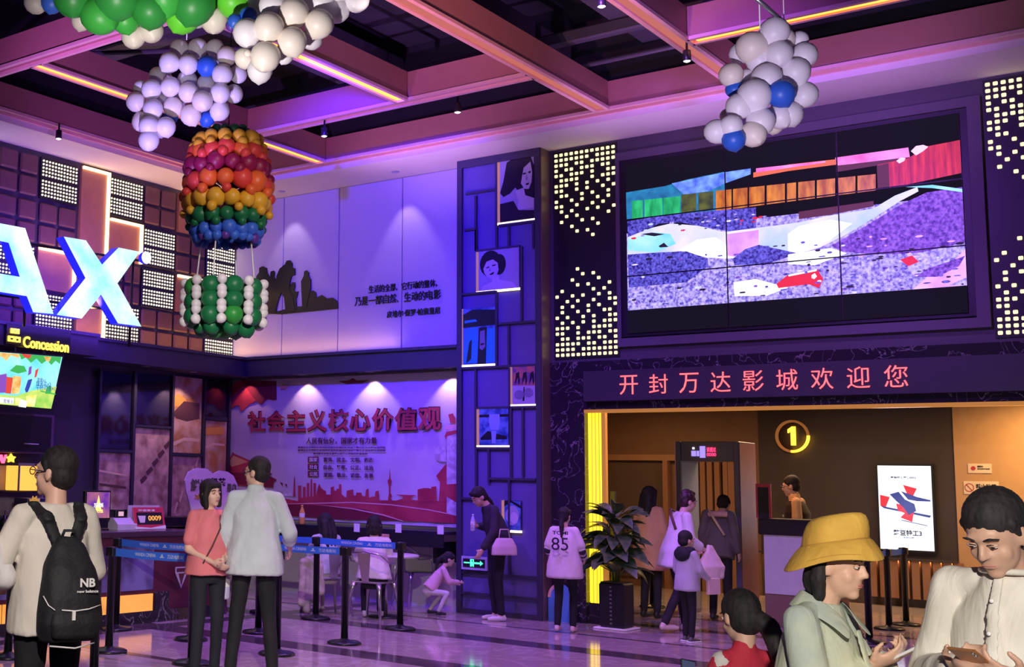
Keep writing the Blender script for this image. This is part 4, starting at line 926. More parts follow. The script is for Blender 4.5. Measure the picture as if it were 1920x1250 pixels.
o = bx('paper_bag', (-8.70, 12.42, .746), (-8.50, 12.56, .98), M('kraft_paper', (.62, .34, .26), .7), None, .006); tag(o, 'brown paper bag on the round cafe table', 'bag')
def bottle(name, loc, h, col, label, cap=(.9, .4, .1), tr=0.):
    o = empty(name, loc, 0, label, 'bottle'); r = h*.15
    MB().lathe([(r*.9, 0), (r, h*.05), (r, h*.35), (r*.92, h*.5), (r, h*.62), (r*.5, h*.82), (r*.36, h*.9)], 16).build('body', M('bottle_'+name+str(len(MATS)), col, .1, trans=tr), o)
    MB().lathe([(r*.42, h*.9), (r*.42, h), (r*.1, h)], 12).build('cap', M('cap'+str(cap), cap, .4), o); MB().lathe([(r*1.02, h*.36), (r*1.02, h*.58)], 16, cap=False).build('label_band', m_paper, o); return o
p = on(1, 13.6, 566, 990); bottle('juice_bottle', (p.x, 13.60, 1.0), .26, (.85, .42, .10), 'orange juice bottle on the shelf under the banner')

# ---------------------------------------------------------------- concession counter and what stands on it
XC = -9.85
m_maroon = M('counter_maroon', (.10, .018, .04), .35)
ct = empty('service_counter', (XC, 9, 0), 0, 'long dark red concession counter with lit yellow kick panel', 'counter')
bx('body', (-.75, -5, .13), (-.03, 2.0, .94), m_maroon, ct); bx('counter_top', (-.8, -5, .94), (.02, 2.35, 1.0), M('counter_top_stone', (.06, .03, .05), .2), ct, .008)
y1_ = on(0, XC, 292, 1125).y-9
for k in range(5):
    a = y1_-.02-(k+1)*1.05; bx('kick_panel', (-.03, a+.01, .13), (-.015, a+1.04, .315), M('kick_panel_yellow', (.85, .45, .10), .4, emit=(1, .42, .05), es=.7), ct)
bx('plinth', (-.06, -5, 0), (-.01, 1.9, .13), m_dmarble, ct); bx('plinth_end', (-.04, y1_, 0), (-.008, y1_+.22, .33), m_dmarble, ct)
ya, yb2 = on(0, XC, 180, 1080).y-9, on(0, XC, 290, 1080).y-9
bx('front_graphic', (-.03, ya-1.5, .36), (-.02, yb2, .84), TX('counter_graphic', (.05, .03, .10), (.22, .20, .45), 2.2, .3), ct)
MB().tube([(-.012, ya+.30, .78), (-.012, ya+.18, .62), (-.012, ya+.2, .46), (-.012, ya+.36, .42)], .008, 6).build('graphic_line', m_paper, ct)
MB().lathe([(.42, 0), (.42, .94)], 36).build('rounded_end', m_maroon, ct, Matrix.Translation((-.46, 2.05, 0)))
MB().lathe([(.44, .94), (.44, 1.0)], 36).build('rounded_top', MATS['counter_top_stone'], ct, Matrix.Translation((-.46, 2.05, 0)))
pn = empty('pennant_sign', on(0, XC+.05, 340, 1062), 0, 'small triangular pennant sign on the rounded counter end', 'sign')
b = MB(); flat(b, frame_left(0), [(-.1, 0), (.1, 0), (.1, -.06), (0, -.24), (-.1, -.06)], 0, .006); b.build('pennant', M('pennant_grey', (.45, .40, .50), .5), pn)
b = MB(); flat(b, frame_left(.006), [(-.08, -.015), (.08, -.015), (.08, -.055), (-.08, -.055)], 0, .003); flat(b, frame_left(.006), [(-.05, -.075), (.05, -.075), (.0, -.2)], 0, .003); b.build('print', m_maroon, pn)
XI = -10.25
def cpt(x, y): return on(0, XI, x, y)
mo = empty('till_monitor', (XI, cpt(184, 970).y, 1.0), 0, 'till monitor on the counter with a golden triangle on its screen', 'monitor')
a0, a1 = cpt(160, 945).y-mo.location.y, cpt(208, 945).y-mo.location.y; z0, z1 = cpt(184, 975).z-1, cpt(184, 919).z-1
bx('monitor_case', (-.05, a0, z0), (0, a1, z1), m_plastic, mo, .006); bx('stand', (-.08, (a0+a1)/2-.05, 0), (-.04, (a0+a1)/2+.05, z0+.05), m_plastic, mo); bx('foot', (-.14, (a0+a1)/2-.12, 0), (.06, (a0+a1)/2+.12, .015), m_plastic, mo)
bx('screen', (0, a0+.02, z0+.025), (.002, a1-.02, z1-.02), EM('till_screen', (.16, .03, .45), (.75, .25, .12), 5, .9), mo)
b = MB(); ym = (a0+a1)/2; fL = frame_left(.002)
flat(b, fL, [(ym-.05, z0+.10), (ym+.05, z0+.10), (ym, z1-.05)], .001, .002); b.build('screen_triangle', emis('till_gold', (1, .75, .2), 1.4), mo)
text_fit('screen_text', '万达影城', (ym-.07, ym+.07, z0+.14, z0+.19), frame_left(.003), emis('till_white', (1, .95, .8), 1.6), mo, .001, .02); text_fit('screen_text', '欢迎光临', (ym-.07, ym+.07, z0+.08, z0+.12), frame_left(.003), MATS['till_gold'], mo, .001, .02)
pr = empty('receipt_printer', (XI, cpt(232, 990).y, 1.0), 0, 'white wedge-shaped receipt printer between monitor and price board', 'printer')
W = cpt(250, 985).y-cpt(214, 985).y
b = MB(); b.prism([(-.1, -W/2, 0), (.06, -W/2, 0), (.06, -W/2, .06), (-.02, -W/2, .13), (-.1, -W/2, .13)], (0, W, 0)); b.build('case', M('printer_white', (.66, .62, .72), .4), pr); bx('paper_slot', (-.04, -W*.3, .128), (-.03, W*.3, .134), m_ink, pr)
dv = empty('card_reader', (XI-.05, cpt(229, 968).y, 1.0), 0, 'small dark card reader on a stalk above the white printer', 'card reader')
bx('stalk', (-.02, -.02, 0), (.0, .02, .15), m_plastic, dv); bx('case', (-.02, -.07, .13), (.02, .07, .22), m_plastic, dv, .006); bx('display', (.02, -.03, .15), (.022, .05, .2), emis('reader_display', (.9, .5, .7), .9), dv)
pb_ = empty('price_board', (XI+.05, cpt(275, 994).y, 1.0), 0, 'red tilted price board with a big price and popcorn cup', 'price board')
W = (cpt(305, 970).y-cpt(248, 970).y)/2; H = cpt(275, 948).z-1.0
mt = Matrix.Rotation(R(-12), 4, 'Y')
bx('back_panel', (-.10, -W*1.1, 0), (-.085, W*.95, H*1.02), M('board_pale', (.62, .55, .70), .5), pb_)
o = MB().cbox((-.0, -W, 0), (.015, W, H*.95), .004).build('board', M('board_red', (.60, .04, .09), .4), pb_, mt)
bx('inner_face', (.015, -W*.82, H*.2), (.017, W*.85, H*.72), m_ink, o); fP = frame_left(.017)
text_fit('price', '0009', (-W*.1, W*.75, H*.36, H*.58), fP, M('price_gold', (1, .55, .1), .4, emit=(1, .5, .05), es=.6), o, .002, .02); text_fit('caption', '超值套餐', (-W*.7, W*.4, H*.76, H*.86), fP, m_paper, o, .002, .02)
b = MB(); flat(b, fP, [(-W*.65, H*.28), (-W*.35, H*.28), (-W*.25, H*.58), (-W*.75, H*.58)], .001, .003); b.build('cup_print', m_paper, o)
b = MB(); flat(b, fP, [(-W, 0), (W, 0), (W, H*.16), (0, H*.05), (-W, H*.12)], .0005, .003); b.build('wave_print', m_paper, o)
sd = empty('cup_standee', (XI-.1, cpt(395, 990).y, 1.0), 0, 'tall white cloud-topped drink standee behind the girl in pink', 'standee')
def sq_(x, y): q_ = on(0, XI-.1, x, y); return (q_.y-sd.location.y, q_.z-1.0)
out = [sq_(*p) for p in ((362,990),(355,948),(347,920),(345,900),(352,884),(368,877),(385,878),(398,888),(410,882),(425,884),(436,892),(443,908),(442,925),(447,940),(443,960),(438,990))]
b = MB(); flat(b, frame_left(0), out, 0, .02); b.build('board', M('standee_white', (.76, .70, .74), .5), sd)
ins = [((x-sq_(395,930)[0])*.93+sq_(395,930)[0], (z-sq_(395,930)[1])*.95+sq_(395,930)[1]) for x, z in out]
b = MB(); flat(b, frame_left(0), ins, .02, .022); b.build('inner_print', M('standee_cream', (.80, .72, .68), .5), sd)
def stx(tx, x0, x1, y0, y1, mt): text_fit('lettering', tx, (sq_(x0, 920)[0], sq_(x1, 920)[0], sq_(395, y1)[1], sq_(395, y0)[1]), frame_left(.022), mt, sd, .003, .03)
m_sg = M('standee_green_ink', (.13, .16, .07), .5)
stx('鲜切', 354, 388, 898, 922, m_sg); stx('奶茶', 392, 420, 895, 912, m_ink); stx('果肉', 422, 440, 905, 922, m_sg); stx('冰淇淋', 362, 400, 926, 936, M('standee_yellow_ink', (.7, .5, .05), .5))
b = MB(); flat(b, frame_left(.022), [sq_(356,962), sq_(436,962), sq_(436,967), sq_(356,967)], 0, .002); b.build('print_stripe', m_bpink, sd)

# ---------------------------------------------------------------- back-bar wall behind the counter
XW = -12.40
def w_(x, y): q_ = on(0, XW, x, y); return q_.y, q_.z
def wrect(name, x0, y0, x1, y1, d0, d1, mat, parent=None, b0=Vector((0, 0, 0))):
    a, _ = w_(x0, (y0+y1)/2); c, _ = w_(x1, (y0+y1)/2); _, z0 = w_((x0+x1)/2, y1); _, z1 = w_((x0+x1)/2, y0)
    return bx(name, (XW+d0-b0.x, a-b0.y, z0-b0.z), (XW+d1-b0.x, c-b0.y, z1-b0.z), mat, parent)
m_mural = TX('mural_print', (.30, .15, .14), (.75, .52, .48), 5, .35, .35, .65); m_mural2 = TX('mural_print_gold', (.55, .25, .10), (.72, .50, .46), 4, .35, .4, .62); m_glass = M('smoked_glass', (.012, .010, .025), .06, spec=.8); m_metal = M('mural_frame', (.06, .055, .09), .35, .4)
mu = empty('mural_wall', (XW, 12.6, 0), 0, 'framed town mural and smoked glass panels on the left wall', 'mural'); b0 = Vector(mu.location)
for x0, y0, x1, y1, mt, nm in ((184,699,243,841,m_glass,'glass_panel'), (183,849,241,955,m_mural,'mural_panel'), (250,703,316,796,m_glass,'glass_panel'), (247,803,314,972,m_mural,'mural_panel'), (321,707,376,849,m_mural2,'mural_panel'), (318,856,374,985,m_mural,'mural_panel'), (381,712,422,780,m_glass,'glass_panel'), (379,789,421,990,m_mural2,'mural_panel')):
    wrect(nm, x0, y0, x1, y1, 0, .02, mt, mu, b0)
for x0, y0, x1, y1 in ((179,690,183,965), (244,696,249,975), (316,702,320,985), (376,708,380,990), (423,713,427,990), (183,842,243,848), (249,797,316,802), (320,850,375,855), (380,781,422,788)):
    wrect('frame_bar', x0, y0, x1, y1, 0, .05, m_metal, mu, b0)
# bridge arcs and roofs drawn in the print
mp_ = Pic(0, XW+.0215); m_mdark = M('mural_line_dark', (.12, .05, .06), .4); m_mlite = M('mural_line_pale', (.85, .60, .50), .4); m_mor = M('mural_orange', (.80, .38, .08), .4)
mp_.poly(m_mor, [(322,745),(335,738),(348,748),(352,760),(322,762)]); mp_.poly(m_mdark, [(323,775),(345,752),(374,756),(374,785),(350,790),(330,784)]); mp_.poly(m_mlite, [(321,830),(345,820),(374,822),(374,828),(345,826),(321,838)]); mp_.poly(m_mor, [(382,802),(420,800),(420,814),(382,816)]); mp_.poly(m_mlite, [(380,838),(400,830),(421,832),(421,836),(400,834),(380,843)])
for k in range(5): mp_.poly(m_mdark, [(262+k*11, 900-k*16), (272+k*11, 890-k*16), (276+k*11, 896-k*16), (266+k*11, 907-k*16)]); mp_.poly(m_mlite, [(325+k*10, 960-k*22), (331+k*10, 940-k*22), (334+k*10, 942-k*22), (328+k*10, 964-k*22)])
mp_.poly(m_mlite, [(185,880),(238,890),(238,893),(185,884)]); mp_.poly(m_mdark, [(186,905),(236,912),(236,916),(186,910)])
mp_.build('print_detail', mu); mu.children[-1].matrix_parent_inverse = Matrix.Translation(-b0)
bb = bx('back_ledge', (XW, 10.9, .80), (XW+.45, 13.44, 1.05), m_plastic); tag(bb, 'low black ledge beneath the mural panels', 'ledge')
pw = empty('wall_poster', (XW, 10.4, 1.2), 0, 'lilac wall poster with large dark rounded figures behind the counter', 'poster'); b0 = Vector(pw.location)
wrect('sheet', 78, 826, 160, 1010, 0, .012, M('poster_lilac', (.62, .55, .70), .5), pw, b0)
pq = Pic(0, XW+.013); m_pf = M('poster_dark_shape', (.06, .045, .10), .5); m_pw2 = M('poster_pale_shape', (.8, .72, .78), .5); m_pm = M('poster_mauve', (.42, .18, .28), .5)
pq.poly(m_pf, [(84,844),(92,830),(100,830),(105,848),(100,870),(84,860)]); pq.poly(m_pf, [(133,846),(142,832),(152,836),(154,860),(150,878),(140,888),(134,870)]); pq.poly(m_pm, [(110,905),(158,905),(158,930),(110,930)]); pq.poly(m_pw2, ell(146, 895, 10, 9)); pq.poly(m_pw2, [(110,932),(158,932),(158,960),(110,960)]); pq.poly(m_pf, ell(139, 930, 9, 8)); pq.poly(m_pf, ell(137, 944, 8, 7)); pq.poly(m_pf, [(152,850),(160,852),(160,860),(152,860)])
pq.build('print', pw); pw.children[-1].matrix_parent_inverse = Matrix.Translation(-b0)
cb = empty('wall_cabinet', (XW, 9.6, 2.0), 0, 'black wall cabinet with a bright bar handle behind the counter', 'cabinet'); b0 = Vector(cb.location)
wrect('body', -80, 774, 72, 848, 0, .30, M('cabinet_case', (.16, .10, .16), .5), cb, b0); wrect('door', -78, 778, 66, 844, .30, .315, m_plastic, cb, b0); wrect('handle', 14, 831, 40, 833, .315, .34, m_paper, cb, b0)
ns = empty('neon_sign', (XW, 9.6, 1.9), 0, 'small red and yellow neon sign above the snack shelf', 'sign'); b0 = Vector(ns.location)
f_ns = lambda pts, mt, nm: (lambda b: (flat(b, frame_left(XW-b0.x), [(w_(*p)[0]-b0.y, w_(*p)[1]-b0.z) for p in pts], .06, .08), b.build(nm, mt, ns)))(MB())
f_ns([(-10,852),(-3,852),(0,862),(3,852),(6,852),(1,868),(-3,868)], emis('neon_red', (1, .05, .12), 5), 'neon_letter')
f_ns([(7+9*math.cos(R(a*36+90))*(1 if a % 2 == 0 else .55)+7, 859-9*math.sin(R(a*36+90))*(1 if a % 2 == 0 else .55)) for a in range(10)], emis('neon_yellow', (1, .55, .03), 4), 'neon_star')
wrect('backing', -14, 848, 24, 871, 0, .055, m_plastic, ns, b0)
sk = empty('snack_shelf', (XW, 9.6, 1.2), 0, 'lilac back-bar shelf behind the counter carrying snack boxes', 'shelf'); b0 = Vector(sk.location)
wrect('back_panel', -80, 872, 78, 1030, 0, .02, M('backbar_lilac', (.42, .34, .48), .5), sk, b0); wrect('shelf_board', -80, 966, 76, 972, .0, .55, m_plastic, sk, b0); wrect('shelf_board', -80, 918, 76, 921, .0, .30, m_plastic, sk, b0)
for k in range(5):
    x = 2+k*13; o = wrect('snack_box', x, 932, x+11, 966, .25, .5, (M('box_navy', (.03, .03, .10), .4), M('box_white', (.72, .70, .78), .4))[k % 2]); o2 = o
    tag(o, ('navy snack box at the left end of the back-bar shelf', 'white snack box second from the left on the back-bar shelf', 'navy snack box in the middle of the back-bar shelf', 'white snack box second from the right on the back-bar shelf', 'navy snack box at the right end beside the yellow star tag')[k], 'box', 'snack boxes on the back bar')
o = empty('star_tag', on(0, XW+.53, 64, 944), 0, 'yellow starburst price tag on the snack boxes', 'price tag')
b = MB(); flat(b, frame_left(0), [((.10 if a % 2 == 0 else .07)*math.cos(R(a*18)), (.10 if a % 2 == 0 else .07)*math.sin(R(a*18))) for a in range(20)], 0, .008); b.build('star', M('star_yellow', (.9, .6, .08), .5, emit=(1, .6, .05), es=.3), o)
b = MB(); flat(b, frame_left(.008), ell(0, 0, .025, .025, 10), 0, .002); b.build('star_centre', m_or if False else M('star_orange', (.8, .25, .03), .5), o)
wm_ = empty('popcorn_warmer', (XW+.3, w_(12, 900)[0], w_(12, 918)[1]), 0, 'glowing orange popcorn warmer on the upper shelf', 'warmer')
bx('case', (-.12, -.16, 0), (.12, .16, .30), M('warmer_glass', (.5, .25, .06), .2, emit=(1, .45, .06), es=1.4), wm_, .01); bx('roof', (-.13, -.17, .30), (.13, .17, .335), m_steel, wm_); 
for y in (-.16, .14): bx('post', (.12, y, 0), (.135, y+.02, .3), m_steel, wm_)
cd_ = empty('menu_card_rack', (XW+.2, w_(46, 900)[0], w_(46, 918)[1]), 0, 'white and red card rack beside the popcorn warmer', 'rack')
bx('rack', (-.05, -.14, 0), (0, .14, .30), m_paper, cd_); bx('red_card', (0, -.10, .04), (.006, .10, .12), M('card_red', (.65, .08, .08), .5), cd_); bx('pink_card', (0, -.10, .16), (.006, .10, .26), M('card_pink', (.72, .45, .5), .5), cd_)
for k, (x, y) in enumerate(((22, 990), (8, 985))):
    q_ = on(0, XI+.1, x, y); o = empty('sauce_dispenser', (q_.x, q_.y, 1.0), 0, ('yellow pump dispenser at the left end of the counter', 'dark pump dispenser at the left edge of the counter')[k], 'dispenser')
    MB().lathe([(.045, 0), (.045, .12), (.02, .14), (.012, .18)], 14).build('body', (M('dispenser_yellow', (.55, .48, .15), .4), m_plastic)[k], o); MB().tube([(0, 0, .18), (0, 0, .22), (.05, 0, .215)], .006, 6).build('spout', m_steel, o)

# ---------------------------------------------------------------- lamps that hang in view
me_sb = MB().lathe([(.010, .16), (.012, .075), (.036, .07), (.040, -.03), (.036, -.035)], 14).mesh('spot_body', m_plastic)
me_sl = MB().lathe([(.034, -.034), (.02, -.042), (.004, -.044)], 14).mesh('spot_lens', emis('spot_lens', (1, .85, .7), 9))
for (x, y), lab in (((858, 205), 'hanging spotlight on the middle beam right of the rainbow balloon'), ((608, 250), 'hanging spotlight on the middle beam close to the rainbow balloon'), ((110, 255), 'hanging spotlight on the left soffit beam above the lamp boards'), ((1128, 5), 'hanging spotlight at the top edge between the beams'), ((1288, 108), 'hanging spotlight left of the white balloon cloud')):
    q_ = on(2, 5.73, x, y); o = empty('track_spotlight', q_, 0, lab, 'spotlight', 'hanging spotlights')
    link('spot_body', me_sb, o); link('spot_lens', me_sl, o)
me_dr = MB().lathe([(.055, 0), (.055, -.006), (.042, -.006)], 18).mesh('rim', m_steel); me_dl = MB().lathe([(.041, -.004), (.002, -.004)], 18).mesh('lamp', emis('downlight_lamp', (1, .85, .8), 10))
def downlight(loc, lab):
    o = empty('downlight', loc, 0, lab, 'downlight', 'recessed downlights'); link('rim', me_dr, o); link('lamp', me_dl, o)
for x, lab, pw_, c in ((-12.02, 'recessed downlight over the red flag corner of the banner', 12, (1, .45, .40)), (-10.93, 'recessed downlight over the left half of the banner', 22, (1, .62, .62)), (-9.77, 'recessed downlight over the middle of the banner', 26, (1, .70, .85)), (-8.52, 'recessed downlight over the right end of the banner', 26, (1, .66, .9))):
    downlight((x, 13.90, 3.10), lab); spot('banner_spot', (x, 13.90, 3.085), (x, 14.0, 2.0), pw_*.7, c, 95, .35, .02)
for y, lab in ((12.84, 'recessed downlight in front of the mural'), (11.9, 'recessed downlight over the smoked glass panels')):
    downlight((-12.08, y, 3.10), lab); spot('mural_spot', (-12.08, y, 3.085), (-12.25, y, 1.6), 26, (1, .6, .5), 100, .6, .02)
for x, pw_, lab, c in ((-9.255, 26, 'recessed downlight in the soffit over the quotation', (.75, .5, 1)), (-11.25, 22, 'recessed downlight in the soffit over the film crew cut-out', (.8, .6, .9))):
    downlight((x, 13.74, SOF), lab); spot('quotation_spot', (x, 13.74, SOF-.015), (x, 14.0, 4.3), pw_, c, 62, .5, .02)
# ================================================================ balloons
def balloon_mesh(mat):
    b = MB(); prof = [(.03, -1.10), (.22, -.98), (.55, -.82), (.84, -.50), (.99, -.08), (.97, .30), (.80, .65), (.50, .90), (.20, .99), (.02, 1.0)]
    b.lathe(prof, 16); return b.mesh('balloon', mat)
def latex(name, c, em=0): return M('latex_'+name, c, .42, var=.03, spec=.4)
BC = {k: balloon_mesh(latex(k, c)) for k, c in dict(white=(.80, .76, .82), cream=(.82, .74, .66), blue=(.03, .12, .62), green=(.03, .30, .05), lgreen=(.05, .45, .06), lime=(.14, .70, .04), dgreen=(.012, .10, .045), yellow=(.80, .42, .03), red=(.75, .06, .05), crimson=(.28, .008, .07), orange=(.80, .13, .03), mblue=(.05, .16, .75), purple=(.12, .04, .35), mgreen=(.01, .17, .06)).items()}
rb = random.Random(11)
def put(root, col, p, r, tilt=None):
    o = link('balloon', BC[col], root); o.location = Vector(p)-root.location; o.scale = (r, r, r)
    t = tilt if tilt is not None else (rb.uniform(-.6, .6), rb.uniform(-.6, .6), rb.uniform(0, 6))
    o.rotation_euler = t; return o
def cloud(name, label, D, items, tr, cord=None, fill=.0, shrink=1.05):
    cx = sum(i[0] for i in items)/len(items); cy = sum(i[1] for i in items)/len(items)
    root = empty(name, at(*tr(cx, cy), D), 0, label, 'balloons', 'balloon clouds under the ceiling')
    sc_ = tr(1, 0)[0]-tr(0, 0)[0]
    for k, it in enumerate(items):
        x, y, r = it[:3]; col = it[3] if len(it) > 3 else ('white' if rb.random() < .7 else 'cream')
        rr = r*sc_*D/FPX*shrink
        put(root, col, at(*tr(x, y), D-.10+.28*(1-k/len(items))+rb.uniform(-.02, .02)), rr)
    for k in range(int(fill)):     # balloons on the far side
        it = rb.choice(items); x, y, r = it[:3]
        put(root, 'white', at(*tr((x*.75+cx*.25), (y*.75+cy*.25)), D+.2+rb.uniform(.02, .15)), r*sc_*D/FPX)
    if cord:
        a = at(*cord, D); MB().tube([a-root.location, Vector((a.x, a.y, 6.6))-root.location], .004, 6).build('cord', m_paper, root)
    return root
c1 = lambda a, b: (a*.336, b*.336)
c3 = lambda a, b: (1280+a*.336, b*.336)
cloud('balloon_cloud', 'white balloon cloud with blue dots hanging above the rainbow balloon', 9.0, [(1000,275,55),(1200,270,50),(1105,270,55),(880,425,50),(785,490,42),(905,560,42),(1330,415,50),(1305,525,52),(1150,470,52),(1045,450,55),(955,650,40,'blue'),(1155,665,45,'blue'),(790,680,55),(760,570,55),(965,600,55),(1265,315,55),(945,350,58),(1065,645,58),(1225,620,55),(950,485,54),(1050,360,55),(1155,370,57,'blue'),(845,500,55),(1050,515,55),(1240,415,57),(855,610,55),(925,710,55),(1230,520,55),(830,785,57),(830,705,55),(1130,565,57,'cream')], c1, (350, 75), 12)
cloud('balloon_cloud', 'large white balloon cloud at the top edge beside the green balloons', 6.5, [(1385,90,50,'blue'),(1310,120,42,'blue'),(1290,145,32,'purple'),(1740,220,60),(1590,315,45),(1365,325,58),(1450,395,70),(1880,60,70),(1990,0,70),(1790,10,78),(1525,35,78),(1700,-60,80),(1600,-90,80),(1900,-70,75),(1380,185,78),(1780,135,80),(1640,75,82),(1630,235,80),(1500,155,82),(1380,298,20),(1480,320,82)], c1, (560, 0), 10)
cloud('balloon_cloud', 'white balloon cloud with three blue balloons hanging in front of the video wall', 7.0, [(320,300,60),(355,450,60),(255,650,45),(510,700,50),(650,225,50),(290,500,48,'blue'),(270,420,65),(555,225,70),(430,330,75),(385,265,85),(510,180,80),(680,310,70),(600,640,68),(545,650,70),(680,530,70),(630,405,78),(535,305,75),(470,440,80),(190,735,65),(315,595,70),(400,540,90),(435,680,75),(550,525,74,'blue'),(285,780,62,'blue'),(395,750,70),(270,705,60)], c3, (1425, 55), 10)
o = empty('hanging_rod', at(1450, 25, 7.0), 0, 'thin steel rod hanging just above the right white balloon cloud', 'rod')
MB().tube([at(1412, -8, 6.9)-o.location, at(1479, 50, 7.1)-o.location], .013, 8).build('rod', m_steel, o)
a = at(1425, 5, 6.93); MB().tube([a-o.location, Vector((a.x, a.y, 6.6))-o.location], .003, 6).build('cord', m_paper, o); a = at(1470, 42, 7.08); MB().tube([a-o.location, Vector((a.x, a.y, 6.6))-o.location], .003, 6).build('cord', m_paper, o)
g = cloud('balloon_canopy', 'big green balloon canopy at the top edge with white balloons under it', 6.8, [(200,15,65,'cream'),(455,115,58,'cream'),(745,205,68,'cream'),(845,170,70,'cream'),(1195,110,78,'cream'),(290,15,62,'mblue'),(1150,-40,90,'green'),(330,-110,110,'green'),(560,-120,120,'lgreen'),(800,-130,120,'green'),(1000,-120,120,'lime'),(700,110,80,'lgreen'),(1020,95,95,'lime'),(1300,5,92,'lime'),(1430,-10,60,'cream'),(410,-20,115,'green'),(560,85,108,'lgreen'),(840,55,105,'green'),(1080,25,118,'green'),(920,-20,112,'lgreen'),(655,-15,128,'green'),(1230,-110,90,'lime')], c1, (300, 0), 6)
g['group'] = 'balloon clouds under the ceiling'

# rainbow hot-air balloon with basket
DH = 9.2; K = DH/FPX
hb = empty('balloon_airship', at(425, 550, DH), 0, 'rainbow hot-air balloon built of small balloons with a green and white basket', 'balloons')
axis = at(425, 400, DH); axis.z = 0
def ring(y, Rpx, rpx, cols, n=None, ph=0, jit=.15):
    c = at(425, y, DH); Rm, rm = Rpx*K, rpx*K
    n = n or max(5, int(2*math.pi*Rm/(1.72*rm)))
    for i in range(n):
        a = 2*math.pi*(i+ph)/n; col = cols[i % len(cols)] if isinstance(cols, list) else cols
        r = rm*rb.uniform(1-jit, 1+jit)
        put(hb, col, (axis.x+Rm*math.cos(a), axis.y+Rm*math.sin(a), c.z+rb.uniform(-.15, .15)*rm), r)
ring(245, 34, 10, 'dgreen'); ring(262, 56, 15, 'yellow'); ring(277, 68, 9, 'yellow', 14); ring(288, 62, 16, ['red', 'orange', 'red']); ring(300, 74, 9, 'red', 11, .3); ring(316, 68, 17, 'crimson', None, .4); ring(331, 80, 9, 'crimson', 9, .2); ring(347, 71, 18, ['orange', 'red', 'orange']); ring(368, 82, 10, ['orange', 'red'], 11, .5); ring(383, 70, 17, 'yellow', None, .3); ring(404, 80, 9, 'yellow', 10, .1); ring(412, 64, 15, 'mgreen'); ring(427, 70, 9, 'mgreen', 9, .4); ring(436, 58, 14, 'mblue', None, .2); ring(451, 57, 9, ['mblue', 'purple', 'mblue'], 22)
for i in range(4):
    a = R(20+90*i); c0, c1_ = at(425, 455, DH), at(425, 540, DH)
    MB().tube([Vector((axis.x+.20*math.cos(a), axis.y+.20*math.sin(a), c0.z))-hb.location, Vector((axis.x+.235*math.cos(a), axis.y+.235*math.sin(a), c1_.z))-hb.location], .006, 6).build('rope', m_paper, hb)
for k, y in enumerate((546, 573, 600)):
    c = at(425, y, DH); n = 9
    for i in range(n):
        a = 2*math.pi*(i+.2)/n; Rm = 62*K; put(hb, 'mgreen' if rb.random() < .7 else 'green', (axis.x+Rm*math.cos(a), axis.y+Rm*math.sin(a), c.z), 18*K, (rb.uniform(-.2, .2), rb.uniform(-.2, .2), 0))
        a = 2*math.pi*(i+.7)/n; Rm = 74*K
        put(hb, 'white', (axis.x+Rm*math.cos(a), axis.y+Rm*math.sin(a), c.z+9*K), 9.5*K); put(hb, 'white', (axis.x+Rm*math.cos(a), axis.y+Rm*math.sin(a), c.z-9*K), 9.5*K)
ring(619, 46, 16, 'mgreen', 8, .3); ring(622, 18, 16, 'green', 3)
c = at(425, 243, DH); MB().tube([Vector((axis.x, axis.y, c.z-.1))-hb.location, Vector((axis.x, axis.y, 6.6))-hb.location], .004, 6).build('cord', m_ink, hb)
# ================================================================ people
from mathutils import noise as mnoise
def frame_from(y_dir, up=(0, 0, 1)):
    """3x3 with columns lateral, forward, up from a forward direction and an approximate up"""
    f = Vector(y_dir).normalized(); u = Vector(up); u = (u-f*u.dot(f)).normalized(); l = f.cross(u)
    return Matrix((l, f, u)).transposed()
class Body(MB):
    def cap(s, p0, p1, r0, r1, n=12, fl=1., ax=None):
        p0, p1 = Vector(p0), Vector(p1); d = (p1-p0); L = d.length
        if L < 1e-6: d = Vector((0, 0, 1)); L = 1e-6
        t = d/L; a = (Vector(ax)-t*Vector(ax).dot(t)).normalized() if ax else t.orthogonal().normalized(); b = t.cross(a); rings = []
        for k in range(5): q = math.pi/2*k/4; rings.append((p0-t*r0*math.cos(q), max(r0*math.sin(q), r0*.06)))
        for k in range(1, 4): w = k/4; rings.append((p0.lerp(p1, w), r0+(r1-r0)*w))
        for k in range(5): q = math.pi/2*k/4; rings.append((p1+t*r1*math.sin(q), max(r1*math.cos(q), r1*.06)))
        return s.ring_loft([[c+(a*math.cos(2*math.pi*i/n)+b*math.sin(2*math.pi*i/n)*fl)*r for i in range(n)] for c, r in rings])
    def ell(s, c, rad, rot=None, n=14, m=9):
        c = Vector(c); rot = rot or Matrix.Identity(3); rings = []
        for k in range(m+1):
            q = math.pi*k/m; rr = max(math.sin(q), .03)
            rings.append([c+rot @ Vector((rad[0]*rr*math.cos(2*math.pi*i/n), rad[1]*rr*math.sin(2*math.pi*i/n), -rad[2]*math.cos(q))) for i in range(n)])
        return s.ring_loft(rings)
    def chain(s, pts, rs, fl=1., ax=None):
        for (a, b), (r0, r1) in zip(zip(pts, pts[1:]), zip(rs, rs[1:])): s.cap(a, b, r0, r1, fl=fl, ax=ax)
        return s
    def torso(s, secs, n=24):
        """secs: (centre, lateral, forward, rx, ry)"""
        rings = []
        for c, l, f, rx, ry in secs:
            rings.append([c+l*(rx*math.copysign(abs(math.cos(2*math.pi*i/n))**.85, math.cos(2*math.pi*i/n)))+f*(ry*math.copysign(abs(math.sin(2*math.pi*i/n))**.85, math.sin(2*math.pi*i/n))) for i in range(n)])
        return s.ring_loft(rings)
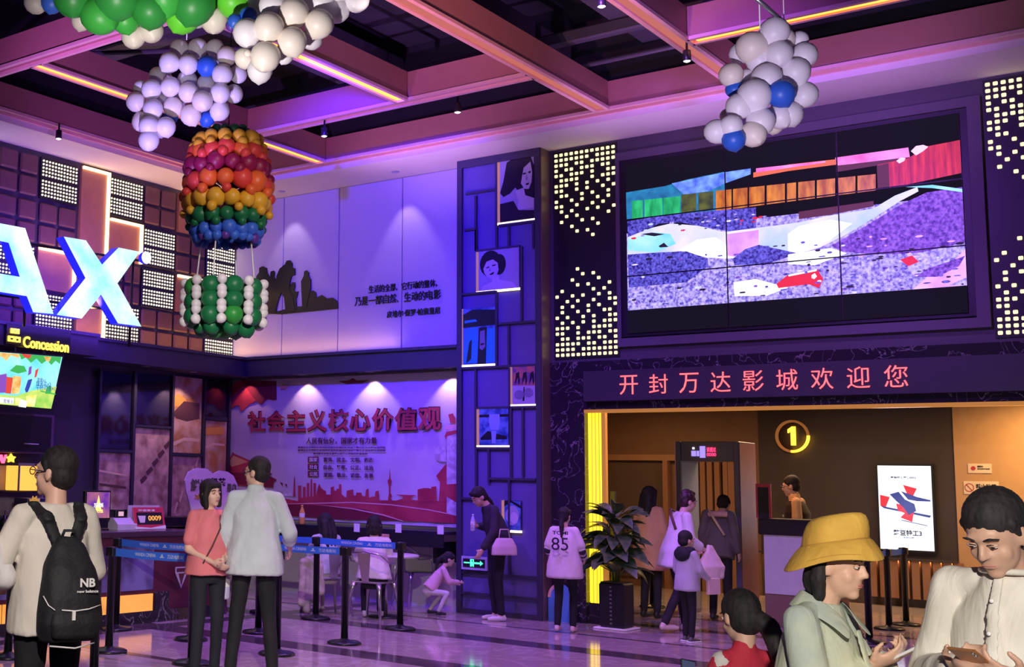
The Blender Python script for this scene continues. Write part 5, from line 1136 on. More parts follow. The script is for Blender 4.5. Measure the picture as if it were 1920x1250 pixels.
def fuse(b, name, mat, parent, vox=.012, it=4, wr=0., ws=9., wa=(1, 1, .45), dec=None):
    me = b.mesh('tmp', mat); o = bpy.data.objects.new('tmp', me); COL.objects.link(o)
    r = o.modifiers.new('r', 'REMESH'); r.mode = 'VOXEL'; r.voxel_size = vox; r.use_smooth_shade = True
    if it: sm = o.modifiers.new('s', 'SMOOTH'); sm.factor = .5; sm.iterations = it
    dg = bpy.context.evaluated_depsgraph_get(); out = bpy.data.meshes.new_from_object(o.evaluated_get(dg))
    bpy.data.objects.remove(o); bpy.data.meshes.remove(me)
    if wr:
        off = Vector((rnd_p.uniform(0, 50), rnd_p.uniform(0, 50), rnd_p.uniform(0, 50))); ns_ = [v.normal.copy() for v in out.vertices]
        for v, nn in zip(out.vertices, ns_):
            p = Vector((v.co.x*ws*wa[0], v.co.y*ws*wa[1], v.co.z*ws*wa[2]))+off
            q = 1-abs(mnoise.noise(p))*2; v.co += nn*wr*(q*.7+.5*mnoise.noise(p*2.3))
    out.materials.clear(); out.materials.append(mat)
    for p in out.polygons: p.use_smooth = True
    out.name = name; return link(name, out, parent)
rnd_p = random.Random(5)
def skin(c=(.72, .44, .33)): return M('skin%.2f' % c[0], c, .5, var=.05, scale=20)
HAIR = TX('hair_black', (.007, .006, .008), (.022, .017, .018), 60, .75, stretch=(1, 1, .2))
def hand(b, w, d, n, s=1., curl=.5, spread=.12, thumb=1., r=.0085, fl=.078):
    """palm and five fingers: w wrist, d pointing direction, n palm normal; thumb side +1/-1 along d x n"""
    d = Vector(d).normalized(); n = Vector(n); n = (n-d*n.dot(d)).normalized(); l = d.cross(n)
    b.cap(w, w+d*.03*s, .025*s, .032*s, fl=.6, ax=l)
    pc_ = w+d*.055*s
    b.cap(w+d*.03*s+l*.0*s, w+d*.075*s, .036*s, .037*s, fl=.42, ax=l)
    for i, (o, L) in enumerate(((.031, .92), (.0105, 1.05), (-.0105, .98), (-.031, .76))):
        p = w+d*.088*s+l*(o*thumb*s); a = curl*(.75+.12*i); dd = (d+l*(o*thumb*spread*8)).normalized(); seg = fl*L*s/2.35
        for j, rr in enumerate((1., .92, .8)):
            ca = a*(.55 if j == 0 else 1.); t = dd*math.cos(ca)+n*math.sin(ca); q = p+t*seg*(1 if j == 0 else .75)
            b.cap(p, q, r*s*rr, r*s*rr*.92, 8); nn = n*math.cos(ca)-dd*math.sin(ca); dd, p = t, q; n_old = n; n = nn
        n = Vector(n_old) if False else n
        n = l.cross(d) * (1 if l.cross(d).dot(n) > -2 else 1)
    n = l.cross(d)
    p = w+d*.028*s+l*.030*thumb*s; q = p+(d*.6+l*.75*thumb+n*.35).normalized()*.038*s; b.cap(p, q, .013*s, .0105*s, 8)
    q2 = q+(d*.9+l*.15*thumb+n*.5*curl).normalized()*.032*s; b.cap(q, q2, .0105*s, .0085*s, 8)
    return b
DEF = dict(pelvis=(0, 0, .93), chest=(0, .0, 1.26), neck=(0, -.01, 1.44), head=(0, .02, 1.585),
           shL=(-.165, -.01, 1.385), shR=(.165, -.01, 1.385), elL=(-.215, -.03, 1.12), elR=(.215, -.03, 1.12), wrL=(-.225, .06, .89), wrR=(.225, .06, .89),
           hiL=(-.085, 0, .90), hiR=(.085, 0, .90), knL=(-.09, .02, .49), knR=(.09, .02, .49), anL=(-.095, -.02, .085), anR=(.095, -.02, .085))
def person(loc, rz, label, H=1.70, pose=None, head_rot=(0, 0, 0), top=(.8, .8, .8), bottom=(.02, .02, .03), shoes=(.02, .02, .02), skinc=(.72, .44, .33), hair='short', vox=.013,
           sleeve=1.35, hem=.86, loose=0., legs=1.96, face=True, wr=.006, hands=None, top_name='shirt', glasses=False, female=False, mask=None, topmat=None, botmat=None, belly=1., headk=1., skirt=None, collar=False, hairmat=None, hairwr=.003, ws=9.):
    s = H/1.70
    J = {k: Vector(v) for k, v in DEF.items()}
    if female:
        for k in ('shL', 'shR'): J[k].x *= .88
    for k, v in (pose or {}).items(): J[k] = Vector(v)
    J = {k: v*s for k, v in J.items()}
    root = empty('person', loc, rz, label, 'person'); sk = skin(skinc)
    ex = Vector((1, 0, 0)); lat_s = (J['shR']-J['shL']).normalized(); lat_p = (J['hiR']-J['hiL']).normalized()
    sp = [J['pelvis'], J['pelvis'].lerp(J['chest'], .5), J['chest'], J['neck']]
    def fr(i, lat):
        u = (sp[min(i+1, 3)]-sp[max(i-1, 0)]).normalized(); f = u.cross(lat).normalized()*1.; return lat, f
    # head frame
    hr = Euler([R(a) for a in head_rot], 'XYZ').to_matrix(); hc = J['head']; k_ = s*headk
    def hp(x, y, z): return hc+hr @ Vector((x, y, z))*k_
    b = Body()
    b.ell(hp(0, -.012, .022), (.074*k_, .092*k_, .092*k_), hr, 20, 14); b.ell(hp(0, .018, -.04), (.058*k_, .068*k_, .072*k_), hr, 18, 12)
    b.ell(hp(0, .058, -.092), (.026*k_, .024*k_, .02*k_), hr); b.ell(hp(-.034, .047, -.030), (.026*k_, .026*k_, .030*k_), hr); b.ell(hp(.034, .047, -.030), (.026*k_, .026*k_, .030*k_), hr)
    b.cap(hp(0, .082, .018), hp(0, .099, -.020), .008*k_, .0125*k_, 8); b.ell(hp(-.011, .090, -.024), (.008*k_,)*3, hr, 8, 6); b.ell(hp(.011, .090, -.024), (.008*k_,)*3, hr, 8, 6)
    b.ell(hp(0, .076, .032), (.05*k_, .014*k_, .011*k_), hr); b.ell(hp(0, .075, -.058), (.026*k_, .012*k_, .014*k_), hr)
    for q in (-1, 1): b.ell(hp(q*.076, -.008, -.008), (.010*k_, .022*k_, .032*k_), hr @ Matrix.Rotation(R(q*18), 3, 'Z'), 10, 8)
    b.cap(J['neck']-(J['head']-J['neck'])*.2, hp(0, -.02, -.06), .055*s, .05*k_)
    # trunk and limbs under the clothes keep the figure one surface
    b.chain([J['pelvis'], sp[1], J['chest'], J['neck']], [.08*s, .085*s, .09*s, .05*s]); b.cap(J['shL'], J['shR'], .04*s, .04*s)
    for q, S_ in (('L', -1), ('R', 1)):
        sh_, el_, w_2 = J['sh'+q], J['el'+q], J['wr'+q]
        b.chain([sh_, el_, w_2], [.045*s, .036*s, .024*s])
        hd = (hands or {}).get(q)
        d = (w_2-el_).normalized()
        if hd: hand(b, w_2, hd.get('d', d), hd.get('n', (S_*-1, 0, 0)), s*hd.get('s', 1), hd.get('curl', .5), thumb=hd.get('t', 1), r=hd.get('r', .0088))
        else: hand(b, w_2, d, (-S_, .2, 0), s, .45, thumb=S_ if False else (1 if S_ < 0 else -1)*-1)
        b.chain([J['pelvis']+(J['hi'+q]-J['pelvis'])*.6, J['kn'+q], J['an'+q]], [.055*s, .042*s, .034*s])
        b.cap(J['an'+q], J['an'+q]+Vector((0, .03, -.04))*s, .035*s, .03*s)
    fuse(b, 'body', sk, root, vox, 3)
    # top
    c = Body(); e = .010+loose; es_ = .008+loose*.35
    def sec(t, rx, ry):
        seg = max(0, min(int(t), 2)); w_ = max(0, t-seg); p = sp[seg].lerp(sp[seg+1], w_) if t >= 0 else sp[0]+(sp[0]-sp[1])*(-t)
        u = (sp[seg+1]-sp[seg]).normalized(); u2 = (sp[min(seg+2, 3)]-sp[min(seg+1, 2)]).normalized(); u = u.lerp(u2, w_*.5).normalized()
        lat = lat_p.lerp(lat_s, min(1, max(0, t/2))).normalized(); f = u.cross(lat).normalized(); lat = f.cross(u).normalized()
        return p, lat, f, rx*s, ry*s
    hemt = (hem-.93)/(1.095-.93)      # spine parameter of the hem for a standing trunk
    sw = .88 if female else 1.
    secs = [sec(hemt, (.168+e+loose*.9)*belly, (.125+e+loose)*belly), sec(.0 if hemt < -.05 else hemt+.1, (.165+e+loose*.6)*belly, (.122+e+loose*.6)*belly), sec(1., (.148 if female else .152)*belly+e, .112*belly+e), sec(1.7, .158*sw+e*.6, .112+e*.6), sec(2.25, .162*sw+e*.2, .10+e*.4), sec(2.6, .125*sw, .078), sec(2.85, .082, .068), sec(3.02, .062, .060)]
    c.torso(secs)
    for q in 'LR':
        sh_, el_, w_2 = J['sh'+q], J['el'+q], J['wr'+q]; L1 = sleeve
        c.cap(sh_+(J['neck']-sh_)*.45, sh_, .042*s, .050*s+es_*.5)
        if L1 > 0:
            t = min(1, L1); c.cap(sh_, sh_.lerp(el_, t), .050*s+es_*.6, (.050-.006*t)*s+es_)
        if L1 > 1: t = L1-1; c.cap(el_, el_.lerp(w_2, t), .044*s+es_, (.044-.012*t)*s+es_)
    if collar:
        u = (J['head']-J['neck']).normalized(); c.torso([(J['neck']+u*.0*s, lat_s, u.cross(lat_s), .07*s, .068*s), (J['neck']+u*.045*s, lat_s, u.cross(lat_s), .062*s, .064*s)])
    fuse(c, top_name, topmat or add_bump(TX('cloth_%d' % len(MATS), tuple(k*.9 for k in top), top, 5, .8), 9, .5, (1, 1, .4)), root, vox, 5+int(4*(.012/vox)**1.5), wr*s, ws)
    # bottoms
    t_ = Body()
    if skirt: t_.torso([sec(-.0, .15, .12), (J['pelvis']+Vector((0, 0, -.12))*s, ex, Vector((0, 1, 0)), .18*s, .14*s), (J['pelvis']+Vector((0, 0, -skirt))*s, ex, Vector((0, 1, 0)), .22*s, .17*s)])
    else:
        t_.torso([sec(.55, .13*belly, .095*belly), sec(.1, .148*belly, .106*belly), sec(-.45, .146, .106), sec(-.75, .11, .09)])
        for q in 'LR':
            hi_, kn_, an_ = J['hi'+q], J['kn'+q], J['an'+q]
            t_.cap(hi_, kn_, .083*s, .058*s)
            if legs > 1: t_.cap(kn_, kn_.lerp(an_, legs-1), .058*s, (.058-.012*(legs-1))*s)
    fuse(t_, 'trousers' if not skirt else 'skirt', botmat or TX('cloth_%d' % len(MATS), tuple(k*.8 for k in bottom), bottom, 6, .85), root, vox, 3, wr*.7*s, 10)
    # shoes
    for q in 'LR':
        a = J['an'+q]; fwd = (a-J['kn'+q]).normalized(); b = Body(); pz = min(a.z, a.z)
        g = Vector((0, 1, 0)); zb = a.z-.085*s+.004
        b.cap((a.x, a.y-.03*s, zb+.033*s), (a.x, a.y+.12*s, zb+.028*s), .036*s, .032*s, fl=1.0); b.cap((a.x, a.y-.02*s, zb+.05*s), (a.x, a.y, zb+.085*s), .036*s, .036*s); b.cap((a.x, a.y+.02*s, zb+.03*s), (a.x, a.y+.16*s, zb+.024*s), .038*s, .026*s)
        for i, v in enumerate(b.v): b.v[i] = (v[0], v[1], max(v[2], zb))
        fuse(b, 'shoe', M('shoe_%s' % (tuple(shoes),), shoes, .5), root, max(.009, vox*.8), 2)
    # hair
    h = Body()
    if hair == 'short':
        h.ell(hp(0, -.026, .052), (.083*k_, .096*k_, .086*k_), hr, 20, 14); h.ell(hp(0, -.05, -.002), (.078*k_, .066*k_, .075*k_), hr, 18, 12)
        for x in (-1, 1): h.cap(hp(x*.070, .015, .05), hp(x*.074, .005, .01), .014*k_, .008*k_)
    elif hair == 'backbob': h.ell(hp(0, -.03, .03), (.078*k_, .088*k_, .085*k_), hr, 20, 14)
    else: h.ell(hp(0, -.022, .044), (.084*k_, .097*k_, .090*k_), hr, 20, 14); h.ell(hp(0, -.045, -.005), (.079*k_, .074*k_, .085*k_), hr, 18, 12)
    if hair == 'bob':
        for x in (-1, 1): h.chain([hp(x*.055, .03, .06), hp(x*.078, .012, -.02), hp(x*.072, .012, -.105)], [.034*k_, .028*k_, .024*k_])
        h.ell(hp(0, -.055, -.06), (.078*k_, .05*k_, .075*k_), hr); h.cap(hp(-.04, .06, .075), hp(.04, .06, .075), .026*k_, .026*k_)
    if hair in ('long',):
        for x in (-.05, 0, .05): h.chain([hp(x, -.06, .0), hp(x*1.2, -.09, -.15), hp(x, -.10, -.32)], [.055*k_, .05*k_, .02*k_])
        for x in (-1, 1): h.chain([hp(x*.055, .03, .06), hp(x*.080, .005, -.03), hp(x*.078, -.01, -.18)], [.034*k_, .028*k_, .02*k_])
    if hair == 'pony':
        h.ell(hp(0, -.115, .02), (.032*k_,)*3, hr); h.chain([hp(0, -.12, .02), hp(0, -.165, -.07), hp(0, -.15, -.24)], [.03*k_, .038*k_, .016*k_]); h.cap(hp(-.05, .05, .075), hp(.05, .05, .075), .028*k_, .028*k_)
    if hair == 'lowpony': h.chain([hp(0, -.09, -.04), hp(.01, -.11, -.14), hp(.02, -.115, -.30)], [.03*k_, .036*k_, .014*k_]); h.cap(hp(-.05, .05, .075), hp(.05, .05, .075), .028*k_, .028*k_)
    if hair == 'bigpony': h.chain([hp(.01, -.08, .0), hp(.06, -.125, -.06), hp(.085, -.13, -.18), hp(.09, -.12, -.36)], [.045*k_, .045*k_, .042*k_, .022*k_]); pass
    if hair == 'backbob':
        h.ell(hp(0, -.06, -.055), (.080*k_, .05*k_, .07*k_), hr); [h.chain([hp(x*.074, -.03, .02), hp(x*.080, -.035, -.05), hp(x*.068, -.03, -.11)], [.022*k_, .026*k_, .02*k_]) for x in (-1, 1)]
    if hair == 'bun': h.ell(hp(0, -.10, .07), (.04*k_,)*3, hr); h.cap(hp(-.05, .05, .075), hp(.05, .05, .075), .026*k_, .026*k_)
    if hair == 'curly':
        for i in range(26):
            a = rnd_p.uniform(0, 6.28); q = rnd_p.uniform(-.4, 1); rr = math.sqrt(max(0, 1-q*q)); y = rr*math.sin(a)
            if y > .55 and q < .5: continue
            h.ell(hp(.088*rr*math.cos(a), -.02+.095*y, .045+.085*q), (.026*k_,)*3, hr, 10, 7)
    fuse(h, 'hair', hairmat or HAIR, root, vox*.8, 2, hairwr*s, 70, (1, 1, .4))
    # face
    if face:
        dk = M('eye_dark', (.01, .008, .01), .3); wt = M('eye_white', (.75, .70, .68), .3); lp = M('lip_rose', (.55, .20, .18), .5) if female else M('lip_brown', (.50, .24, .19), .55)
        for x in (-1, 1):
            e_ = MB(); e_.v = []; bb_ = Body(); bb_.ell(hp(x*.031, .0765, .008), (.0145*k_, .008*k_, .0065*k_), hr, 12, 8); ey = bb_.build('eye', wt, root)
            b2 = Body(); b2.ell(hp(x*.031, .0825, .0075), (.0068*k_, .004*k_, .0062*k_), hr, 10, 7); b2.build('iris', dk, ey)
            b3 = Body(); b3.chain([hp(x*.016, .083, .013), hp(x*.031, .0855, .0165), hp(x*.046, .077, .011)], [.0012*k_, .0018*k_, .0012*k_]); b3.build('eyelash', dk, ey)
            b5 = Body(); b5.ell(hp(x*.031, .0765, .0118), (.0165*k_, .0098*k_, .0065*k_), hr, 12, 8); b5.build('eyelid', sk, ey)
            b4 = Body(); b4.chain([hp(x*.014, .0865, .030), hp(x*.032, .0875, .036), hp(x*.052, .074, .030)], [.003*k_, .0042*k_, .0022*k_]); b4.build('eyebrow', HAIR, root)
        m1 = Body(); m1.ell(hp(0, .0838, -.0555), (.0215*k_, .005*k_, .0040*k_), hr, 14, 8); m1.ell(hp(0, .0832, -.0622), (.0185*k_, .0052*k_, .0048*k_), hr, 14, 8); m1.build('lips', lp, root)
    if glasses:
        gb = Body(); gm = M('glasses_black', (.015, .015, .02), .3)
        for x in (-1, 1):
            gb.chain([hp(x*.034+.026*math.cos(R(a)), .1, .006+.019*math.sin(R(a))) for a in range(0, 361, 30)], [.0024*k_]*13)
            gb.cap(hp(x*.060, .098, .012), hp(x*.080, -.01, .008), .0024*k_, .0024*k_, 6)
        gb.cap(hp(-.01, .102, .008), hp(.01, .102, .008), .0024*k_, .0024*k_, 6); gb.build('glasses', gm, root)
    root['_s'] = s
    del root['_s']
    return root, J, hp, hr
def look(x, a): return R(41.1-math.degrees(math.atan((x-PPX)/FPX))+a)      # heading measured from the line of sight: 0 away, 90 left, -90 right
def gp(x, y, d): p = at(x, y, d); p.z = 0; return p
def W(root, p): return Matrix.Translation(root.location) @ Matrix.Rotation(root.rotation_euler.z, 4, 'Z') @ Vector(p)
# ---------------------------------------------------------------- the visitors
# backpack wearer on the left
pA, JA, hA, _ = person(gp(104, 900, 6.0), look(104, 22), 'young man in a cream jumper seen from behind wearing a black backpack', 1.72, dict(elL=(-.27, .02, 1.12), wrL=(-.18, .24, 1.05), elR=(.235, .03, 1.12), wrR=(.16, .24, 1.05)), (4, 0, 38), (.74, .70, .62), (.012, .012, .016), (.05, .05, .05), (.70, .42, .32), 'short', .010, 1.95, .84, .012, glasses=True, wr=.009, top_name='jumper')
bk = empty('backpack', pA.location, pA.rotation_euler.z, 'black backpack with white stitched logo and curved white zip', 'backpack')
m_bk = M('backpack_fabric', (.010, .010, .014), .7, bump=.2, scale=60)
b = Body(); b.torso([(Vector((0, -.23, .84)), Vector((1, 0, 0)), Vector((0, 1, 0)), .135, .07), (Vector((0, -.24, .92)), Vector((1, 0, 0)), Vector((0, 1, 0)), .155, .10), (Vector((0, -.235, 1.04)), Vector((1, 0, 0)), Vector((0, 1, 0)), .148, .10), (Vector((0, -.215, 1.17)), Vector((1, 0, 0)), Vector((0, 1, 0)), .125, .08), (Vector((0, -.19, 1.27)), Vector((1, 0, 0)), Vector((0, 1, 0)), .08, .05), (Vector((0, -.18, 1.31)), Vector((1, 0, 0)), Vector((0, 1, 0)), .045, .03)])
fuse(b, 'pack_body', m_bk, bk, .011, 4, .006, 10)
b = Body(); b.torso([(Vector((0, -.31, .86)), Vector((1, 0, 0)), Vector((0, 1, 0)), .11, .04), (Vector((0, -.32, .93)), Vector((1, 0, 0)), Vector((0, 1, 0)), .125, .035), (Vector((0, -.31, .98)), Vector((1, 0, 0)), Vector((0, 1, 0)), .11, .025)]); fuse(b, 'front_pocket', m_bk, bk, .011, 3, .004, 10)
for x in (-1, 1):
    b = Body(); b.chain([(x*.045, -.16, 1.29), (x*.085, -.135, 1.40), (x*.115, -.02, 1.455), (x*.125, .09, 1.40), (x*.15, .13, 1.2)], [.030, .034, .034, .034, .028], .35, (1, 0, 0)); fuse(b, 'strap', m_bk, bk, .009, 2)
MB().tube([(-.04, -.185, 1.29), (-.025, -.20, 1.34), (.025, -.20, 1.34), (.04, -.185, 1.29)], .008, 8).build('grab_handle', m_bk, bk)
MB().tube([(-.08, -.335, .99), (-.02, -.347, .985), (.05, -.345, .992), (.12, -.315, 1.005)], .0035, 6).build('zip', m_paper, bk); bx('zip_pull', (-.035, -.356, .945), (-.02, -.348, .985), m_paper, bk)
MB().tube([(-.15, -.28, 1.05), (-.135, -.31, 1.01), (-.11, -.33, .99)], .003, 6).build('zip', m_paper, bk); MB().tube([(-.11, -.28, .825), (0, -.315, .815), (.11, -.28, .83)], .004, 6).build('hem_piping', m_paper, bk)
text_fit('logo', 'NB', (.005, .08, 1.09, 1.13), frame_back(-.332), m_paper, bk, .003, .03); text_fit('logo_text', 'new balance', (-.01, .095, 1.065, 1.078), frame_back(-.336), m_paper, bk, .003, .02)
# person cut by the left edge
person(gp(-82, 1000, 5.9), look(0, -40), 'person in a white sleeve cut off by the left edge', 1.66, dict(elR=(.25, .08, 1.14), wrR=(.10, .26, 1.10), elL=(-.24, .02, 1.12)), (0, 0, 0), (.78, .76, .76), (.03, .03, .05), hair='short', vox=.014, sleeve=1.8, loose=.012)
# pink top girl
pB, JB, hB, _ = person(gp(392, 1000, 10.15), look(392, 205), 'girl in a coral pink t-shirt and dark trousers facing the man in white', 1.58, dict(elL=(-.20, .02, 1.10), wrL=(-.06, .20, 1.02), elR=(.20, .0, 1.10), wrR=(.05, .19, 1.0)), (0, 6, 14), (.80, .22, .26), (.015, .018, .03), (.7, .65, .65), (.78, .50, .40), 'bob', .010, .72, .88, .018, female=True, top_name='t_shirt')
b = MB(); b.tube([W(pB, p)-pB.location for p in [(x*JB['chest'].z/1.26*1, y, z) for x, y, z in ((-.09, .03, 1.30), (-.04, .135, 1.20), (.04, .15, 1.06), (.12, .14, .92))]], .006, 6); o = b.build('bag_strap', M('strap_brown', (.12, .05, .05), .6)); o.location = pB.location; tag(o, 'thin crossbody strap over the pink t-shirt', 'strap')
# man in pale shirt
pC, JC, hC, _ = person(gp(478, 1000, 10.1), look(478, -4), 'tall man in a loose pale blue shirt seen from behind, face turned left', 1.77, dict(elL=(-.235, .0, 1.13), wrL=(-.235, .08, .90), elR=(.27, .0, 1.13), wrR=(.27, .17, 1.0), knL=(-.13, .02, .49), anL=(-.17, -.02, .085), knR=(.12, .02, .49), anR=(.16, -.02, .085)), (2, 0, 62), (.62, .70, .76), (.012, .012, .018), (.03, .03, .03), (.74, .46, .36), 'short', .010, 1.5, .80, .03, glasses=True, wr=.008, collar=True)
q = W(pC, JC['wrL']+Vector((0, .02, -.10))); bottle('water_bottle', (q.x, q.y, q.z-.22), .28, (.60, .58, .85), "clear water bottle in the pale-shirted man's left hand", (.3, .4, .9), .0)
# seated woman with long hair
seat = dict(pelvis=(0, 0, .50), chest=(0, .03, .82), neck=(0, .05, 1.0), head=(0, .09, 1.14), shL=(-.15, .04, .945), shR=(.15, .04, .945), elL=(-.19, .14, .74), elR=(.19, .14, .74), wrL=(-.10, .36, .78), wrR=(.10, .36, .78), hiL=(-.09, .03, .50), hiR=(.09, .03, .50), knL=(-.10, .42, .50), knR=(.10, .42, .50), anL=(-.10, .38, .085), anR=(.10, .38, .085))
person(Vector((flp(612, 1152).x, flp(612, 1152).y, 0)), R(62), 'seated woman with long black hair and a pale top beside the table', 1.62, seat, (-8, 0, 10), (.60, .58, .72), (.55, .50, .45), (.6, .5, .5), hair='long', vox=.013, sleeve=1.6, hem=.93, female=True)
jk = empty('draped_jacket', (flp(580, 1156).x, flp(580, 1156).y, 0), R(40), 'beige jacket draped over the metal chair', 'jacket')
b = Body()
for x_, z0_, z1_, y_ in ((-.085, .16, .62, .03), (-.03, .08, .66, .05), (.03, .20, .67, .03), (.08, .12, .62, .045), (.12, .30, .58, .02)): b.cap((x_*1.1, y_, z0_), (x_, y_-.01, z1_), .045, .038, fl=.7, ax=(1, 0, 0))
b.cap((-.09, .02, .64), (.10, .02, .64), .035, .035)
fuse(b, 'jacket', TX('jacket_beige', (.42, .34, .32), (.60, .50, .46), 8, .8), jk, .014, 3, .014, 9, (1, 1, .3))
# seated woman in white, back to us
person(Vector((flp(700, 1163).x, flp(700, 1163).y, 0)), R(36), 'seated woman in a loose white top seen from behind with a bag strap', 1.62, seat, (-12, 0, 0), (.82, .76, .78), (.015, .012, .02), (.7, .6, .6), hair='bob', vox=.012, sleeve=1.5, hem=.93, loose=.025, female=True, wr=.010)
# crouching toddler
q = flp(812, 1152)
person(Vector((q.x, q.y, 0)), look(822, -84), 'crouching toddler in a pink top and white trousers near the column', .92, dict(pelvis=(0, -.10, .55), chest=(0, .12, .88), neck=(0, .25, 1.08), head=(0, .36, 1.24), shL=(-.17, .22, 1.02), shR=(.17, .22, 1.02), elL=(-.21, .30, .76), elR=(.21, .34, .76), wrL=(-.12, .52, .70), wrR=(.10, .58, .74), hiL=(-.10, -.10, .52), hiR=(.10, -.08, .52), knL=(-.15, .22, .48), knR=(.15, .30, .50), anL=(-.15, -.06, .09), anR=(.14, .10, .09)), (-20, 0, 0), (.78, .50, .55), (.75, .72, .70), (.02, .02, .03), (.75, .48, .40), 'pony', .012, 1.85, .95, .02, headk=1.35, top_name='jumper', female=True)
# bending woman by the column
pD, JD, hD, _ = person(Vector((-7.50, 13.36, 0)), look(935, 112), 'woman in a dark jacket bending down beside the exit sign', 1.62, dict(pelvis=(0, -.06, .93), chest=(0, .05, 1.24), neck=(0, .14, 1.42), head=(0, .24, 1.52), shL=(-.15, .09, 1.37), shR=(.15, .09, 1.37), elL=(-.20, .12, 1.10), wrL=(-.18, .26, .88), elR=(.21, .0, 1.14), wrR=(.06, .24, 1.16)), (-32, 0, 8), (.035, .03, .05), (.012, .012, .022), (.75, .70, .72), (.74, .46, .38), 'lowpony', .012, 1.85, .84, .012, female=True, top_name='jacket')
hb_ = empty('handbag', W(pD, (-.23, .0, .78)), pD.rotation_euler.z, 'pale pink handbag hanging from the bending woman', 'handbag')
b = Body(); b.torso([(Vector((0, 0, 0)), Vector((0, 1, 0)), Vector((1, 0, 0)), .16, .06), (Vector((0, 0, .10)), Vector((0, 1, 0)), Vector((1, 0, 0)), .155, .055), (Vector((0, 0, .20)), Vector((0, 1, 0)), Vector((1, 0, 0)), .10, .03)]); fuse(b, 'bag_body', M('handbag_pink', (.72, .55, .58), .5), hb_, .012, 3)
MB().tube([(0, -.07, .19), (0, -.05, .30), (0, .05, .30), (0, .07, .19)], .008, 8).build('bag_handle', MATS['handbag_pink'], hb_)
q = W(pD, JD['wrR']+Vector((-.05, .07, -.06))); bottle('drink_bottle', q, .20, (.55, .55, .75), 'small clear bottle held by the bending woman', (.8, .8, .9))
# girl in the numbered shirt
pE, JE, hE, _ = person(Vector((-6.42, 12.95, 0)), look(1047, -14), 'girl walking away in a white numbered sports shirt with striped sleeves', 1.36, dict(elL=(-.23, -.04, 1.12), wrL=(-.20, .12, 1.02), elR=(.24, .0, 1.12), wrR=(.22, .20, 1.0), knL=(-.08, -.02, .49), anL=(-.09, -.08, .10), knR=(.09, .12, .50), anR=(.09, .06, .085)), (-6, 0, -12), (.80, .70, .74), (.012, .012, .018), (.75, .55, .55), (.74, .46, .38), 'lowpony', .012, .75, .74, .04, female=True)
m_str = M('shirt_print_black', (.03, .02, .05), .7)
fE = Matrix.Translation((0, 0, 0)) @ frame_back(-.185)
text_fit('shirt_text', 'TOMI', (-.09, .08, 1.07, 1.11), frame_back(-.168), m_str, pE, .004, .02); text_fit('shirt_number', '85', (-.10, .085, .90, 1.04), frame_back(-.182), m_str, pE, .004, .0)
for q_ in 'LR':
    for k in range(7):
        a, c_ = (JE['sh'+q_].lerp(JE['el'+q_], .75+k*.09) if k < 3 else JE['el'+q_].lerp(JE['wr'+q_], (k-3)*.2+.05)), None
        d = (JE['el'+q_]-JE['sh'+q_]).normalized() if k < 3 else (JE['wr'+q_]-JE['el'+q_]).normalized()
        b = Body(); b.cap(a-d*.008, a+d*.008, .042, .042, 14); b.build('sleeve_stripe', m_str if k % 2 else M('sleeve_white', (.7, .65, .7), .8), pE)
# woman in white at the entrance, boy beside her
q = flp(1272, 1185)
pF, JF, hF, _ = person(Vector((q.x, q.y, 0)), look(1272, -62), 'woman in a loose white shirt with curly dark hair walking to the gate', 1.60, dict(chest=(0, .06, 1.25), neck=(0, .10, 1.42), head=(0, .16, 1.55), shL=(-.15, .06, 1.37), shR=(.15, .06, 1.37), elL=(-.20, .06, 1.10), wrL=(-.16, .26, 1.0), elR=(.21, .06, 1.10), wrR=(.16, .28, .98), knL=(-.09, .08, .50), anL=(-.09, .14, .09), knR=(.09, -.04, .49), anR=(.09, -.22, .12)), (-14, 0, -6), (.80, .74, .82), (.02, .018, .025), (.7, .55, .5), (.75, .46, .38), 'curly', .012, 1.6, .74, .03, female=True, hairmat=TX('hair_auburn', (.02, .008, .012), (.07, .02, .03), 40, .5))
MB().tube([(-.13, .10, 1.33), (-.09, -.02, 1.37), (.0, -.06, 1.30), (.10, -.06, 1.15)], .016, 8).build('bag_strap', M('strap_brown', (.12, .05, .05), .6), pF)
cbg = empty('carrier_bag', W(pF, (.16, .32, .62)), pF.rotation_euler.z, 'white plastic carrier bag in the hand of the woman in white', 'bag')
b = Body(); b.torso([(Vector((0, 0, 0)), Vector((0, 1, 0)), Vector((1, 0, 0)), .15, .05), (Vector((0, 0, .12)), Vector((0, 1, 0)), Vector((1, 0, 0)), .16, .07), (Vector((0, 0, .24)), Vector((0, 1, 0)), Vector((1, 0, 0)), .09, .04), (Vector((0, 0, .36)), Vector((0, 1, 0)), Vector((1, 0, 0)), .03, .02)]); fuse(b, 'bag', M('plastic_bag', (.80, .62, .62), .4), cbg, .012, 2, .010, 12)
q = flp(1290, 1203)
pG, JG, hG, _ = person(Vector((q.x, q.y, 0)), look(1290, -42), 'small boy in a grey top with a black hood and white soled shoes', 1.13, dict(elL=(-.22, .02, 1.12), wrL=(-.20, .16, .95), elR=(.22, .06, 1.12), wrR=(.20, .26, 1.0), knL=(-.08, .06, .50), anL=(-.08, .04, .085)), (-4, 0, -14), (.52, .50, .58), (.012, .012, .016), (.10, .10, .11), (.74, .46, .38), 'short', .011, 1.9, .80, .016, headk=1.25, top_name='sweater')
b = Body(); b.ell(JG['neck']+Vector((0, -.06, -.04)), (.10, .05, .08)); b.cap(JG['neck']+Vector((-.08, 0, 0)), JG['neck']+Vector((.08, 0, 0)), .04, .04); fuse(b, 'hood', M('hood_black', (.015, .015, .02), .8), pG, .012, 3, .004)
for q_ in 'LR':
    a = JG['an'+q_]; MB().cbox((a.x-.034, a.y-.05, .001), (a.x+.034, a.y+.115, .014), .004).build('sole', m_paper, pG)
